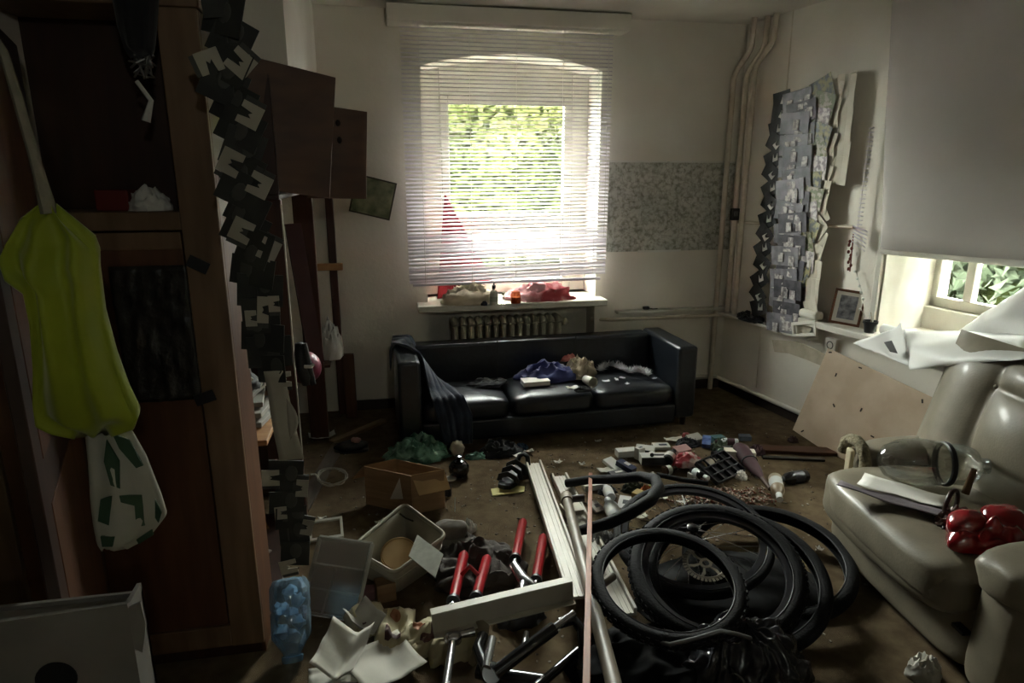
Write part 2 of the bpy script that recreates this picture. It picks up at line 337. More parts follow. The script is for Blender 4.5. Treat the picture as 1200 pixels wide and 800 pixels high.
# ---- wall rails and pipes
zr = PY(848, 361, 4.5).z
mb = MB(); mb.box(((1.66+2.55)/2, BY-.035, zr), (2.55-1.66, .07, .022)); tag(mb.build('wall_rail', m_white, bevel=.004), 'white ledge rail along the back wall right of the window', 'rail')
mb = MB(); p = PY(845, 369, 4.5); mb.tube([(1.50, 4.60, p.z-.01), (1.62, 4.5, p.z), (2.5, 4.5, p.z)], .014, 10); tag(mb.build('heating_pipe', m_pipe, smooth=60), 'thin pale heating pipe running below the back wall ledge', 'pipe')
mb = MB(RM); mb.box((.48, .045, .605), (.9, .09, .02)); tag(mb.build('wall_rail', m_white, bevel=.004), 'white ledge rail along the right wall under the hanging cards', 'rail')
m_pp = m_pipe
for i, (pxm, u) in enumerate(((866, .02), (874, .09), (883, .17))):
    off = .05 if i else .10
    base = RW(u, 0, off); z0 = 0 if i == 0 else .62
    dz = [0, 0, .03, .05][i]
    pts = [V((base.x, base.y, z0)), V((base.x, base.y, 2.27+dz))]
    for t in range(1, 7):
        s = t/6; e = (3*s*s-2*s**3); pts.append(RW(u+.16*e, 2.27+dz+.2*s, off))
    pts.append(RW(u+.165, CZ, off))
    mb = MB(); mb.tube(pts, .019, 10)
    o = mb.build('corner_pipe', m_pipe, smooth=60)
    tag(o, ['vertical painted pipe closest to the map, reaching down to the floor', 'middle one of three painted pipes rising in the corner', 'rightmost of three painted pipes rising in the corner'][i], 'pipe', 'corner pipes')
mb = MB(RM); mb.tube([(.05, .03, 1.285), (1.12, .03, 1.325)], .010, 8); tag(mb.build('wall_conduit', m_pipe, smooth=60), 'thin pale horizontal conduit crossing the right wall behind the cards', 'conduit')
mb = MB(RM); mb.tube([(*PR(931, 2, .004)[:1], .006, PR(931, 2, .004)[1]), (PR(922, 105, .004)[0], .006, PR(922, 105, .004)[1])], .004, 5); tag(mb.build('wall_cable', m_iron), 'grey cable running down the right wall from the ceiling', 'cable')
mb = MB(RM); mb.tube([(PR(893, 378)[0], .006, .58), (PR(887, 452)[0], .006, .12)], .004, 5); tag(mb.build('wall_cable', m_iron), 'grey cable dropping below the right wall ledge to the skirting', 'cable')
t = thing('wall_switch', 'small black switch box on the pipe beside the map', 'switch', PY(861, 251, 4.44))
mb = MB(); c = PY(861, 251, 4.44); mb.box(c, (.062, .03, .085)); mb.build('housing', m_black, t, bevel=.006)
mb = MB(); mb.box(c+V((0, -.018, .005)), (.03, .01, .035)); mb.build('rocker', mat('grey_plastic', '4a4a4c', .5), t, bevel=.003)
t = thing('ledge_gadget', 'small black gadget with cable on the back wall ledge', 'gadget', PY(757, 363, 4.5))
mb = MB(); c = PY(757, 363, 4.5); c.z = zr+.026; mb.box(c, (.05, .03, .024), None); mb.build('body', m_black, t, bevel=.008)
mb = MB(); mb.tube([c, c+V((.05, -.01, -.008)), c+V((.09, 0, -.009))], .004, 6); mb.build('cable', m_black, t)
# ---- map poster
def map_mat():
    M = bpy.data.materials.new('map_print'); M.use_nodes = True; nt = M.node_tree; N = nt.nodes; L = nt.links; b = N['Principled BSDF']; b.inputs['Roughness'].default_value = .7
    tc = N.new('ShaderNodeTexCoord'); nz = N.new('ShaderNodeTexNoise'); nz.inputs['Scale'].default_value = 5; nz.inputs['Detail'].default_value = 6; L.new(tc.outputs['Object'], nz.inputs[0])
    mix = N.new('ShaderNodeMix'); mix.data_type = 'VECTOR'; mix.inputs['Factor'].default_value = .3; L.new(tc.outputs['Object'], mix.inputs['A']); L.new(nz.outputs['Color'], mix.inputs['B'])
    vo = N.new('ShaderNodeTexVoronoi'); vo.feature = 'DISTANCE_TO_EDGE'; vo.inputs['Scale'].default_value = 20; L.new(mix.outputs['Result'], vo.inputs['Vector'])
    r1 = N.new('ShaderNodeValToRGB'); r1.color_ramp.elements[0].position = 0; r1.color_ramp.elements[0].color = (*lin('c4c3b8'), 1); r1.color_ramp.elements[1].position = .05; r1.color_ramp.elements[1].color = (1, 1, 1, 1); L.new(vo.outputs[0], r1.inputs[0])
    r2 = N.new('ShaderNodeValToRGB'); r2.color_ramp.elements[0].position = .38; r2.color_ramp.elements[0].color = (*lin('b9bab0'), 1); r2.color_ramp.elements[1].position = .62; r2.color_ramp.elements[1].color = (*lin('cccbc2'), 1); L.new(nz.outputs['Fac'], r2.inputs[0])
    n3 = N.new('ShaderNodeTexNoise'); n3.inputs['Scale'].default_value = 30; n3.inputs['Detail'].default_value = 4; L.new(tc.outputs['Object'], n3.inputs[0])
    r3 = N.new('ShaderNodeValToRGB'); r3.color_ramp.elements[0].position = .35; r3.color_ramp.elements[0].color = (*lin('c2c0b8'), 1); r3.color_ramp.elements[1].position = .55; r3.color_ramp.elements[1].color = (1, 1, 1, 1); L.new(n3.outputs['Fac'], r3.inputs[0])
    m1 = N.new('ShaderNodeMix'); m1.data_type = 'RGBA'; m1.blend_type = 'MULTIPLY'; m1.inputs['Factor'].default_value = 1; L.new(r1.outputs[0], m1.inputs['A']); L.new(r2.outputs[0], m1.inputs['B'])
    m2 = N.new('ShaderNodeMix'); m2.data_type = 'RGBA'; m2.blend_type = 'MULTIPLY'; m2.inputs['Factor'].default_value = 1; L.new(m1.outputs['Result'], m2.inputs['A']); L.new(r3.outputs[0], m2.inputs['B'])
    L.new(m2.outputs['Result'], b.inputs['Base Color']); return M
a, b = PY(714, 189, BY), PY(853, 292, BY)
mp = thing('wall_map', 'large faded grey green road map taped to the back wall', 'map', (a.x, BY-.004, b.z))
mb = MB(); mb.grid(16, 10, lambda s, t: V((a.x+(b.x-a.x)*s, BY-.006-.006*abs(noise.noise(V((s*4, t*3, 1)))), b.z+(a.z-b.z)*t))); mb.build('map_sheet', map_mat(), mp, solid=.002)
for (s0, s1, zz) in ((0, .45, a.z), (.47, .98, a.z), (.25, .6, b.z)):
    mb = MB(); mb.box((a.x+(b.x-a.x)*(s0+s1)/2, BY-.008, zz), ((b.x-a.x)*(s1-s0), .008, .014)); mb.build('tape_strip', m_paper, mp)
# ---- small picture on the back wall beside the closet
m_pic = mat('landscape_print', '4d5638', .6, c2='8a8a6c', sc=12)
c = PY(437, 231, BY-.01); M = Matrix.Translation(c) @ Matrix.Rotation(radians(14), 4, 'Y')
t = thing('wall_picture', 'small tilted landscape picture on the back wall beside the open cabinet', 'picture', M)
mb = MB(M); mb.box((0, 0, 0), (.27, .012, .25)); mb.build('backing', mat('picture_board', '3b3426', .7), t)
mb = MB(M); mb.box((.0, -.009, .0), (.25, .006, .23)); mb.build('print', m_pic, t)
# ---- roller blind
m_roll = mat('roller_fabric', 'c9c3bd', .8, c2='bfb9b3', sc=2, transl=.02)
ur = 3.05
rb = thing('roller_blind', 'wide grey roller blind pulled most of the way down the right window', 'blind', RW(2.1, 2.5, .1))
zb0 = 1.225
def fnr(s, t):
    u0 = 1.33+(1.19-1.33)*t; u = u0+(ur-u0)*s; z = zb0+(2.56-zb0)*t+.045*s*(1-t)
    e = max(0, 1-s/.07); off = .10-.06*e*e+.012*sin(s*9+t*2)*(1-t)+.01*noise.noise(V((s*4, t*3, 0)))
    return RW(u, z, off)
mb = MB(); mb.grid(50, 16, fnr); mb.build('fabric', m_roll, rb, smooth=180, solid=.003)
mb = MB(); mb.tube([fnr(.02, 0)+V((0, 0, -.012)), fnr(.5, 0)+V((0, 0, -.012)), fnr(1, 0)+V((0, 0, -.012))], .014, 8, flat=1.3); mb.build('bottom_bar', m_white, rb, smooth=60)
mb = MB(RM); mb.tube([(1.15, .09, 2.58), (ur, .09, 2.58)], .03, 12); mb.build('roller_tube', m_white, rb, smooth=60)
# remains of a narrow blind on the window side: a ladder cord with end tabs and dropped slats
lb = thing('blind_ladder', 'white ladder cord of a broken blind hanging left of the roller blind', 'blind', RW(1.22, 1.3, .05))
p0 = PR(1020, 150, .05); p1 = PR(1005, 268, .05)
mb = MB(RM); mb.tube([(p0[0], .05, p0[1]), (p1[0], .05, p1[1])], .003, 5)
mb.build('cord', m_cord, lb)
for i in range(24):
    f = i/23; mb = MB(RM); mb.box((p0[0]+(p1[0]-p0[0])*f+.008, .05, p0[1]+(p1[1]-p0[1])*f), (.024, .018, .005)); mb.build('slat_end', m_slat, lb)
for i in range(6):
    c = PR(1008-i*.5, 268+i*4, .06); mb = MB(RM @ TR((c[0], .06, c[1]), 0, radians(30), radians(12+i*3))); mb.box((0, 0, 0), (.10, .025, .003)); mb.build('dropped_slat', m_slat, lb)
# ---- red ribbon and string of lights at the window edge
m_redrib = mat('red_ribbon', '6b2e24', .7)
mb = MB(); 
for i in range(9):
    c = PR(997+random.uniform(-3, 3), 283+i*4, .03); mb.ball(RW(c[0], c[1], .03), (.009, .008, .012), 7, 5, .3, 3, i)
a = PR(1000, 276, .03); mb.tube([RW(a[0], a[1]+.01, .03), RW(*PR(996, 318, .03), .03)], .004, 5)
tag(mb.build('red_garland', m_redrib), 'short red tinsel strand hanging left of the right window', 'garland')
sl = thing('string_lights', 'white cord of small fairy lights hanging beside the framed picture', 'fairy lights', RW(1.25, .76, .03))
pts = [RW(*PR(x, y, .03), .03) for x, y in ((1003, 318), (1008, 335), (1012, 350), (1009, 362), (1014, 372))]
mb = MB(); mb.tube(pts, .0025, 5); mb.build('cord', m_paper, sl)
for i, p in enumerate(pts[:4]+[pts[1].lerp(pts[2], .5), pts[0].lerp(pts[1], .5)]):
    mb = MB(); mb.ball(p+RN*.006, .008, 8, 6); mb.build('bulb', mat('lamp_glass', 'dfe0da', .15), sl, smooth=180)
# ================================================================== hanging card strings on the right wall
m_cblk = mat('black_card', '151518', .6, c2='222226', sc=20)
m_cwht = mat('card_print_white', 'd2d0ca', .7)
m_cphoto = mat('grey_photo_print', '66646a', .5, c2='86838a', sc=16, lo=.4, hi=.6)
m_cphoto2 = mat('dark_photo_print', '504e55', .5, c2='38363c', sc=22, lo=.4, hi=.6)
m_cphoto3 = mat('pale_photo_print', 'cfcac6', .6, c2='8a8284', sc=40, lo=.42, hi=.58)
m_ccol = mat('colourful_print', '8d885c', .5, c2='474d4c', sc=34, lo=.42, hi=.58, det=6)
m_ccol2 = mat('coloured_print', 'a09a88', .5, c2='626a48', sc=38, lo=.45, hi=.55, det=6)
m_cream = mat('cream_card', 'cfc9ba', .8, c2='bfb8a6', sc=6)
OFF = .075
def card(parent, u, z, w, h, rot, m, off=OFF, name='card', yaw=0.0):
    M = RM @ Matrix.Translation((u, off, z)) @ Matrix.Rotation(rot, 4, 'Y') @ Matrix.Rotation(yaw, 4, 'Z')
    mb = MB(M); mb.grid(4, 4, lambda a, b: V(((a-.5)*w, .006*(2*a-1)**2+.008*(b-.5), (b-.5)*h))); mb2 = mb
    return mb2.build(name, m, parent, solid=.0015), M
rnd = random.Random(11)
def row(px_at, ys):  return [(PR(px_at(y), y, OFF)[0], PR(px_at(y), y, OFF)[1]) for y in ys]
top = [(PR(908, 117, OFF)), (PR(999, 86, OFF))]
# hanging string along the top
mb = MB(RM); mb.tube([(top[0][0]-.03, OFF-.02, top[0][1]+.01), ((top[0][0]+top[1][0])/2, OFF-.02, (top[0][1]+top[1][1])/2+.005), (top[1][0]+.01, OFF-.02, top[1][1]+.01)], .004, 5)
tag(mb.build('hanging_string', m_cream), 'pale string stretched on the right wall that carries the hanging cards', 'string')
# 1 black cards
g1 = thing('card_string', 'string of small black cards with white marks, nearest the corner pipes', 'card string', RW(.4, .66, OFF), 'hanging card strings')
for i, y in enumerate([118, 134, 151, 168, 186, 203, 221, 239, 257, 275, 291, 309, 327, 345, 360]):
    x = 917-(y-118)*.088; dx = [0, 0, -2, -3, -4, -5, -4, -3, -5, -6, -7, -6, -8, -8, -6][i]
    u, z = PR(x+dx, y, OFF); o, M = card(g1, u, z, .15, .115, (.55 if i % 2 else -.45)*(1 if i > 1 else .2)+rnd.uniform(-.2, .2), m_cblk, OFF+.004*(i % 2))
    mb = MB(M); mb.prism([(.0, -.018), (.045, -.027), (.057, .018), (.033, -.006), (.018, .0), (.021, .027)], -.009, -.006, Matrix(((1, 0, 0, -.01), (0, 0, 1, 0), (0, 1, 0, 0), (0, 0, 0, 1))))
    mb.prism([(.0, -.018), (.045, -.027), (.057, .018), (.033, -.006), (.018, .0), (.021, .027)], .009, .006, Matrix(((1, 0, 0, -.01), (0, 0, 1, 0), (0, 1, 0, 0), (0, 0, 0, 1))))
    mb.build('white_mark', m_cwht, o)
# 2 grey photo cards, overlapping rows
g2 = thing('card_string', 'wide string of overlapping grey photo cards in the middle of the wall', 'card string', RW(.55, .62, OFF), 'hanging card strings')
ys = list(range(118, 380, 13))
for i, y in enumerate(ys):
    x = 937-(y-118)*.075+(3 if i % 2 else -3)
    u, z = PR(x, y, OFF+.02); o, M = card(g2, u, z, .24, .125, rnd.uniform(-.12, .12), [m_cphoto, m_cphoto2][i % 2], OFF+.014+.004*(i % 3))
    for s in (1,):
        for kx in range(rnd.choice((2, 3))):
            mb = MB(M); mb.box((rnd.uniform(-.06, .09), .007, -.02+rnd.uniform(-.015, .02)), (.045, .003, .06)); mb.build('printed_figure', m_cphoto3, o)
# 3 colourful cards
g3 = thing('card_string', 'string of colourful yellow green printed cards between grey and cream ones', 'card string', RW(.75, .9, OFF), 'hanging card strings')
for i, y in enumerate([105, 122, 140, 158, 176, 196, 214, 232, 250, 268, 288, 306, 322]):
    x = 966-(y-105)*.125+(2 if i % 2 else -2)
    u, z = PR(x, y, OFF+.01); card(g3, u, z, .17, .135, rnd.uniform(-.35, .35), [m_ccol, m_ccol2, m_cphoto3][i % 3], OFF+.010+.003*(i % 2))
# 4 cream cards
g4 = thing('card_string', 'string of plain cream cards on the window side, twisted at its lower end', 'card string', RW(.85, .62, OFF), 'hanging card strings')
for i, y in enumerate([104, 122, 142, 162, 182, 200]):
    u, z = PR(990-(y-104)*.09, y, OFF); card(g4, u, z, .14, .16, rnd.uniform(-.12, .12), m_cream, OFF-.01+.004*(i % 2))
    u, z = PR(978-(y-104)*.13, y+4, OFF); card(g4, u, z, .12, .13, rnd.uniform(-.5, .5), m_cream, OFF-.004+.004*(i % 2))
for i, y in enumerate([222, 238, 252, 266, 280, 296]):
    u, z = PR(963-(y-222)*.1+rnd.uniform(-3, 3), y, OFF); card(g4, u, z, .13, .12, rnd.uniform(-.7, .7), m_cream, OFF+.004*(i % 2))
for (x, y, r, h) in ((957, 318, .05, .14), (954, 342, .0, .17), (953, 365, -.35, .15), (940, 383, -1.1, .15)):
    u, z = PR(x, y, OFF); card(g4, u, z, .10, h, r, m_cream, OFF+.01)
# 5 grey foil strip behind the lower photos
m_foil = mat('grey_foil', '8d877e', .35, m=.3, c2='6e685f', sc=10)
u0, z0 = PR(938, 300, OFF); u1, z1 = PR(930, 388, OFF)
mb = MB(RM); mb.grid(10, 14, lambda a, b: V((u1-.09+.2*a+(u0-u1)*b, OFF-.03+.02*sin(a*7+b), z1+(z0-z1)*b)))
tag(mb.build('foil_strip', m_foil, smooth=180, solid=.002), 'crinkled grey foil strip hanging behind the lower photo cards', 'foil')
# black bundle lying on the ledge
c = RW(.36, .617, .06)
mb = MB(); crumple(mb, c, .07, .12, .05, 3, .5); tag(mb.build('black_bundle', m_black, smooth=60), 'black crumpled bundle on the ledge under the black cards', 'bundle')
mb = MB(); mb.tube([RW(.22, .625, .06), RW(.5, .70, .05)], .006, 6); tag(mb.build('thin_stick', mat('dark_wood_stick', '4a3528', .7)), 'thin dark stick leaning over the black bundle', 'stick')
# ================================================================== window sill on the right
m_frm = mat('brown_picture_frame', '6b4128', .5, c2='4f2e1b', sc=20, aniso=(1, 1, 8))
sx = PR(990, 377, .06)
c = RW(1.1, WZ0, .045); M = RM @ Matrix.Translation((1.17, .07, WZ0+.012)) @ Matrix.Rotation(radians(-38), 4, 'Z') @ Matrix.Rotation(radians(5), 4, 'Y') @ Matrix.Rotation(radians(12), 4, 'X')
t = thing('framed_picture', 'brown framed sketch leaning on the right window sill', 'picture', M)
fw_, fh_ = .17, .21
for (cx, cz, dx, dz) in ((0, .0075, fw_, .015), (0, fh_-.0075, fw_, .015), (-fw_/2+.0075, fh_/2, .015, fh_), (fw_/2-.0075, fh_/2, .015, fh_)):
    mb = MB(M); mb.box((cx, 0, cz), (dx, .02, dz)); mb.build('frame_side', m_frm, t, bevel=.002)
mb = MB(M); mb.box((0, -.004, fh_/2), (fw_-.02, .006, fh_-.02)); mb.build('backing', m_frm, t)
mb = MB(M); mb.box((0, .002, fh_/2), (fw_-.03, .004, fh_-.03)); mb.build('mat_board', m_paper, t)
mb = MB(M); mb.box((0, .0045, fh_/2), (fw_-.075, .002, fh_-.07)); mb.build('sketch', mat('sketch_print', '9a9aa2', .7, c2='55565f', sc=30), t)
# little pot
pp = PR(1018, 380, .05); M = RM @ Matrix.Translation((pp[0]+.01, .05, WZ0+.0))
t = thing('flower_pot', 'small black plastic plant pot on the right window sill', 'pot', M)
mb = MB(M); mb.lathe([(.026, 0), (.036, .055), (.041, .055), (.041, .07), (.036, .07), (.033, .05), (.001, .048)], 18); mb.build('pot', m_black, t, smooth=40)
mb = MB(M); mb.lathe([(.001, .05), (.034, .05), (.001, .056)], 14, cap=False); mb.build('soil', mat('soil', '3a2a1f', .95, c2='22180f', sc=60), t)
mb = MB(M); mb.tube([(0, 0, .05), (.004, .002, .09), (-.002, .004, .12)], .002, 5); mb.build('dry_stem', mat('dry_stem', '8a7a58', .8), t)
# white appliance box, small white frame and socket under the cards
M = RM @ Matrix.Translation((.93, .085, .742)); t = thing('router', 'white rounded plastic device standing on the ledge beside the framed picture', 'device', M)
mb = MB(M); mb.box((0, 0, .028), (.15, .07, .055)); mb.build('casing', mat('cream_plastic', 'd6d1c4', .4), t, bevel=.018, smooth=40, bseg=4)
mb = MB(M); mb.box((0, .036, .028), (.10, .004, .02)); mb.build('front_label', m_white, t, bevel=.002)
M = RM @ Matrix.Translation((.93, .115, .64)) @ Matrix.Rotation(radians(-15), 4, 'Y')
t = thing('picture_mount', 'empty white plastic frame hanging off the ledge under the device', 'frame', M)
for (cx, cz, dx, dz) in ((0, 0, .2, .02), (0, .075, .2, .02), (-.09, .037, .02, .075), (.09, .037, .02, .075)):
    mb = MB(M); mb.box((cx, 0, cz), (dx, .02, dz)); mb.build('frame_side', m_white, t, bevel=.003)
so = PR(975, 404, .01); M = RM @ Matrix.Translation((so[0], .012, so[1]))
t = thing('wall_socket', 'white wall socket below the right window sill', 'socket', M)
mb = MB(M); mb.box((0, 0, 0), (.085, .03, .085)); mb.build('plate', m_white, t, bevel=.006)
mb = MB(M); mb.lathe([(.026, 0), (.026, .004), (.02, .004), (.018, -.004), (.001, -.004)], 16, Matrix.Translation((0, .013, 0)) @ Matrix.Rotation(-pi/2, 4, 'X'), cap=False); mb.build('socket_well', mat('socket_dark', '55524c', .6), t)
# ---- big sheets of white paper over the sill and the chair
def patch(mb, P, nu=18, nv=12, bul=(0, 0, 0), amp=.01, seed=0, sc=3):
    P = [V(p) for p in P]; bul = V(bul)
    def fn(a, b):
        p = P[0].lerp(P[1], a).lerp(P[3].lerp(P[2], a), b)
        return p+bul*(4*a*(1-a)*4*b*(1-b))+V((0, 0, 1))*amp*noise.noise(V((a*sc+seed, b*sc, seed)))+RN*amp*noise.noise(V((a*sc, b*sc+seed, seed+4)))
    return mb.grid(nu, nv, fn)
def prw(px, py, off): u, z = PR(px, py, off); return RW(u, z, off)
m_sheet = mat('glossy_white_sheet', 'd6d6d2', .5, c2='cacac6', sc=2)
mb = MB(); patch(mb, [prw(1066, 433, .50), prw(1204, 420, .62), prw(1204, 392, .25), prw(1060, 386, .22)], 24, 14, RN*.10+V((0, 0, .0)), .012, 1)
o = mb.build('poster_sheet', m_sheet, smooth=180, solid=.002); tag(o, 'large glossy white sheet draped from the sill over the armchair top', 'paper sheet', 'white sheets on the sill')
mb = MB(); patch(mb, [prw(1000, 402, .42), prw(1068, 430, .47), prw(1056, 377, .30), prw(1050, 384, .28)], 16, 10, V((0, 0, -.03)), .006, 2)
o = mb.build('poster_sheet', m_sheet, smooth=180, solid=.002); tag(o, 'pointed folded end of white sheet with black tape, beside the plant pot', 'paper sheet', 'white sheets on the sill')
tp = mb = MB(); patch(mb, [prw(1036, 401, .452), prw(1045, 399, .445), prw(1052, 414, .462), prw(1043, 412, .468)], 4, 4, amp=0); mb.build('tape_piece', m_black, o, solid=.004)
mb = MB(); patch(mb, [prw(1118, 391, .12), prw(1206, 402, .30), prw(1206, 334, .10), prw(1160, 362, .06)], 18, 12, RN*.05, .01, 3)
o = mb.build('poster_sheet', m_sheet, smooth=180, solid=.002); tag(o, 'white sheet rising to a peak in front of the lower window pane', 'paper sheet', 'white sheets on the sill')
mb = MB(); a = RW(1.40, WZ0+.032, .02); b = RW(2.2, WZ0+.032, .06)
mb.tube([a, b], .03, 14); mb.tube([a+RU*-.002, a+RU*.004], .022, 12); tag(mb.build('paper_roll', m_sheet, smooth=60), 'rolled white paper tube lying along the right window sill', 'paper roll')
# ---- plywood board leaning on the right wall
m_ply = mat('plywood', 'c6b39c', .6, c2='b59f86', sc=5, aniso=(1, 1, 6), bump=.05)
bl = PZ(935, 507, .02); tl = prw(971, 408, .03); tr = prw(1096, 467, .06)
ex = (tr-tl); L_ = ex.length; ex.normalize(); ey = (tl-bl); ey -= ex*ey.dot(ex); H_ = ey.length; ey.normalize(); ez = ex.cross(ey)
M = Matrix((ex, ey, ez)).transposed().to_4x4(); M.translation = tl
t = thing('plywood_board', 'pale plywood board leaning tilted against the right wall', 'board', M)
mb = MB(M); mb.box((L_/2, -H_/2, 0), (L_, H_, .012)); mb.build('panel', m_ply, t)
for (a, b) in ((.04, .03), (.93, .07), (.36, .04), (.18, .22), (.28, .52), (.52, .42), (.70, .60), (.10, .95)):
    for sz in (-1, 1):
        mb = MB(M @ Matrix.Translation((a*L_, -b*H_, sz*.007)) @ Matrix.Rotation(a*9, 4, 'Z')); mb.box((0, 0, 0), (.022, .008, .004)); mb.build('screw_hole', mat('hole_dark', '2c2118', .8), t)
# ================================================================== left side: wardrobe, open closet, hanging things
m_wd = mat('red_brown_veneer', '5f3d26', .45, c2='4d2e1c', sc=4, aniso=(6, 6, .7), bump=.03)
m_wd2 = mat('light_brown_veneer', '7a6046', .5, c2='685038', sc=4, aniso=(6, 6, .7))
m_wd3 = mat('dark_brown_veneer', '3a2318', .45, c2='2c1910', sc=4, aniso=(6, 6, .7))
m_post = mat('red_brown_post', '4d2b1d', .35, c2='3c1f14', sc=4, aniso=(6, 6, .7))
m_pinew = mat('pine_edge', 'a87f52', .55, c2='94693f', sc=5, aniso=(1, 6, 6))
# ---- near wardrobe, front faces the camera
wx1, wy, wdp, wzt = -.47, 2.10, .20, 2.06
t = thing('wardrobe', 'brown wooden wardrobe with open top compartment at the left edge', 'wardrobe', (-.86, wy+.1, 0))
def part(name, m, x0, x1, y0, y1, z0, z1, parent=None, bevel=.003):
    mb = MB(); wallbox(mb, x0, x1, y0, y1, z0, z1); return mb.build(name, m, parent or t, bevel=bevel)
part('stile', m_wd2, wx1-.105, wx1, wy-.02, wy, .05, wzt)
part('stile', m_wd2, -1.25, -1.16, wy-.02, wy, .05, wzt)
part('side_panel', m_wd, wx1-.02, wx1, wy, wy+wdp, 0, wzt); part('side_panel', m_wd, -1.25, -1.23, wy, wy+wdp, 0, wzt)
part('back_panel', m_wd3, -1.23, wx1-.02, wy+wdp-.012, wy+wdp, 0, wzt); part('top_panel', m_wd2, -1.27, wx1+.01, wy-.03, wy+wdp, wzt, wzt+.022)
zs = PY(150, 248, wy).z
part('shelf', m_wd2, -1.23, wx1-.02, wy, wy+wdp-.012, zs-.02, zs); part('rail', m_wd2, -1.16, wx1-.105, wy-.018, wy, PY(150, 270, wy).z, zs)
part('rail', m_wd2, -1.16, wx1-.105, wy-.018, wy, .05, .13); part('plinth', m_wd3, -1.23, wx1-.01, wy, wy+.015, 0, .05)
dz0, dz1 = .135, PY(150, 272, wy).z
d = part('door', m_wd, -1.155, wx1-.11, wy-.014, wy+.004, dz0, dz1)
part('door_rail', m_wd2, -1.155, wx1-.11, wy-.019, wy-.014, dz1-.05, dz1, d); 
# door of the wardrobe, swung open towards the camera
h0 = V((-.93, wy-.03, 0)); h1 = V((-.70, 1.34, 0)); M = frame_to(h0, h1); Ld = (h1-h0).length
mb = MB(M); wallbox(mb, 0, Ld, -.012, .012, .06, 1.95); od = mb.build('open_door', m_wd3, t, bevel=.003)
for z0, z1 in ((.14, .95), (1.05, 1.86)):
    for s in (-1, 1):
        mb = MB(M); wallbox(mb, .08, Ld-.08, s*.012-.002, s*.012+.002, z0, z1); mb.build('raised_panel', m_wd, od, bevel=.004)
# things in the top compartment
mb = MB(); c = PY(138, 243, wy+.09); c.z = zs; mb.box(c+V((0, 0, .03)), (.09, .08, .06)); tag(mb.build('red_box', mat('dull_red_card', '6e2018', .7), bevel=.004), 'small red box on the wardrobe shelf', 'box')
mb = MB(); c = PY(176, 243, wy+.07); c.z = zs; crumple(mb, c, .055, .05, .06, 4, .4); tag(mb.build('crumpled_tissue', m_paper, smooth=50), 'crumpled white tissue on the wardrobe shelf', 'tissue')
# black garment over the wardrobe top
m_blkcloth = mat('black_cloth', '101013', .9, c2='1a1a1f', sc=12, sheen=.2)
def drape(rows, y, d, name, m, nu=28, fold=.3, seed=0, solid=0, parent=None, capb=True):
    """closed hanging cloth from photo rows (py, left px, right px) at depth y"""
    R = []
    for py, l, r in rows: R.append((PY(l, py, y), PY(r, py, y)))
    mb = MB(); nv = len(R)*3-2
    def fn(a, b):
        s = b*(len(R)-1); i = min(int(s), len(R)-2); f = s-i
        A = R[i][0].lerp(R[i+1][0], f); B = R[i][1].lerp(R[i+1][1], f); th = a*2*pi
        c = (A+B)/2; hw = (B.x-A.x)/2; end = min(1, 4*b+.25, 6*(1-b)+.15)
        k = 1+fold*noise.noise(V((cos(th)*2+seed, sin(th)*2, b*2.5+seed)))+fold*.5*sin(th*7+b*3)
        return V((c.x+hw*cos(th), c.y+d*sin(th)*k*end, c.z+.02*fold*sin(th*5)))
    mb.grid(nu, nv, fn, cu=True); n0 = len(mb.v)
    mb.f.append(tuple(range(nu-1, -1, -1))); mb.f.append(tuple(range(n0-nu, n0)))
    return mb.build(name, m, parent, smooth=180, solid=solid)
o = drape([(-30, 120, 190), (0, 132, 186), (30, 138, 184), (55, 146, 182), (66, 152, 178)], wy-.06, .04, 'black_garment', m_blkcloth, seed=2)
tag(o, 'black garment hung over the top of the wardrobe', 'garment')
t2 = thing('silver_keyring', 'silver tangle of wire and white tag hanging below the black garment', 'keyring', PY(168, 80, wy-.06))
mb = MB(); rr = random.Random(3); c = PY(168, 78, wy-.06)
for i in range(9): mb.tube([c+V((rr.uniform(-.03, .03), rr.uniform(-.02, .02), rr.uniform(-.03, .03))) for _ in range(5)], .003, 5)
mb.build('wire_tangle', mat('dull_silver', '9a9a98', .3, m=.9), t2)
mb = MB(); mb.tube([PY(160, 95, wy-.06), PY(177, 118, wy-.06), PY(171, 142, wy-.06)], [.006, .007, .012], 6); mb.build('tag_strip', m_paper, t2)
mb = MB(); crumple(mb, V((PY(190, 10, wy).x, wy+.06, wzt+.022)), .05, .05, .05, 14, .4); tag(mb.build('orange_cloth', mat('orange_cloth', '8a4420', .8), smooth=60), 'orange cloth bunched on top of the wardrobe corner', 'cloth')
# black crinkled poster taped on the wardrobe door
m_crk = mat('black_film', '1a1a18', .35, c2='2e2d28', sc=14, bump=.6, bsc=25)
a = PY(128, 312, wy-.02); b = PY(238, 466, wy-.02)
pt = thing('black_poster', 'black crinkled poster taped to the wardrobe door', 'poster', (a.x, wy-.02, b.z))
mb = MB(); mb.grid(24, 24, lambda s, v: V((a.x+(b.x-a.x)*s, wy-.028-.016*abs(noise.noise(V((s*6, v*14, 2)))), b.z+(a.z-b.z)*v))); mb.build('poster_sheet', m_crk, pt, smooth=180, solid=.002)
for (px, py, r) in ((232, 310, .5), (240, 466, -.3)):
    M = Matrix.Translation(PY(px, py, wy-.032)) @ Matrix.Rotation(r, 4, 'Y'); mb = MB(M); mb.box((0, 0, 0), (.06, .004, .035)); mb.build('tape_corner', m_black, pt)
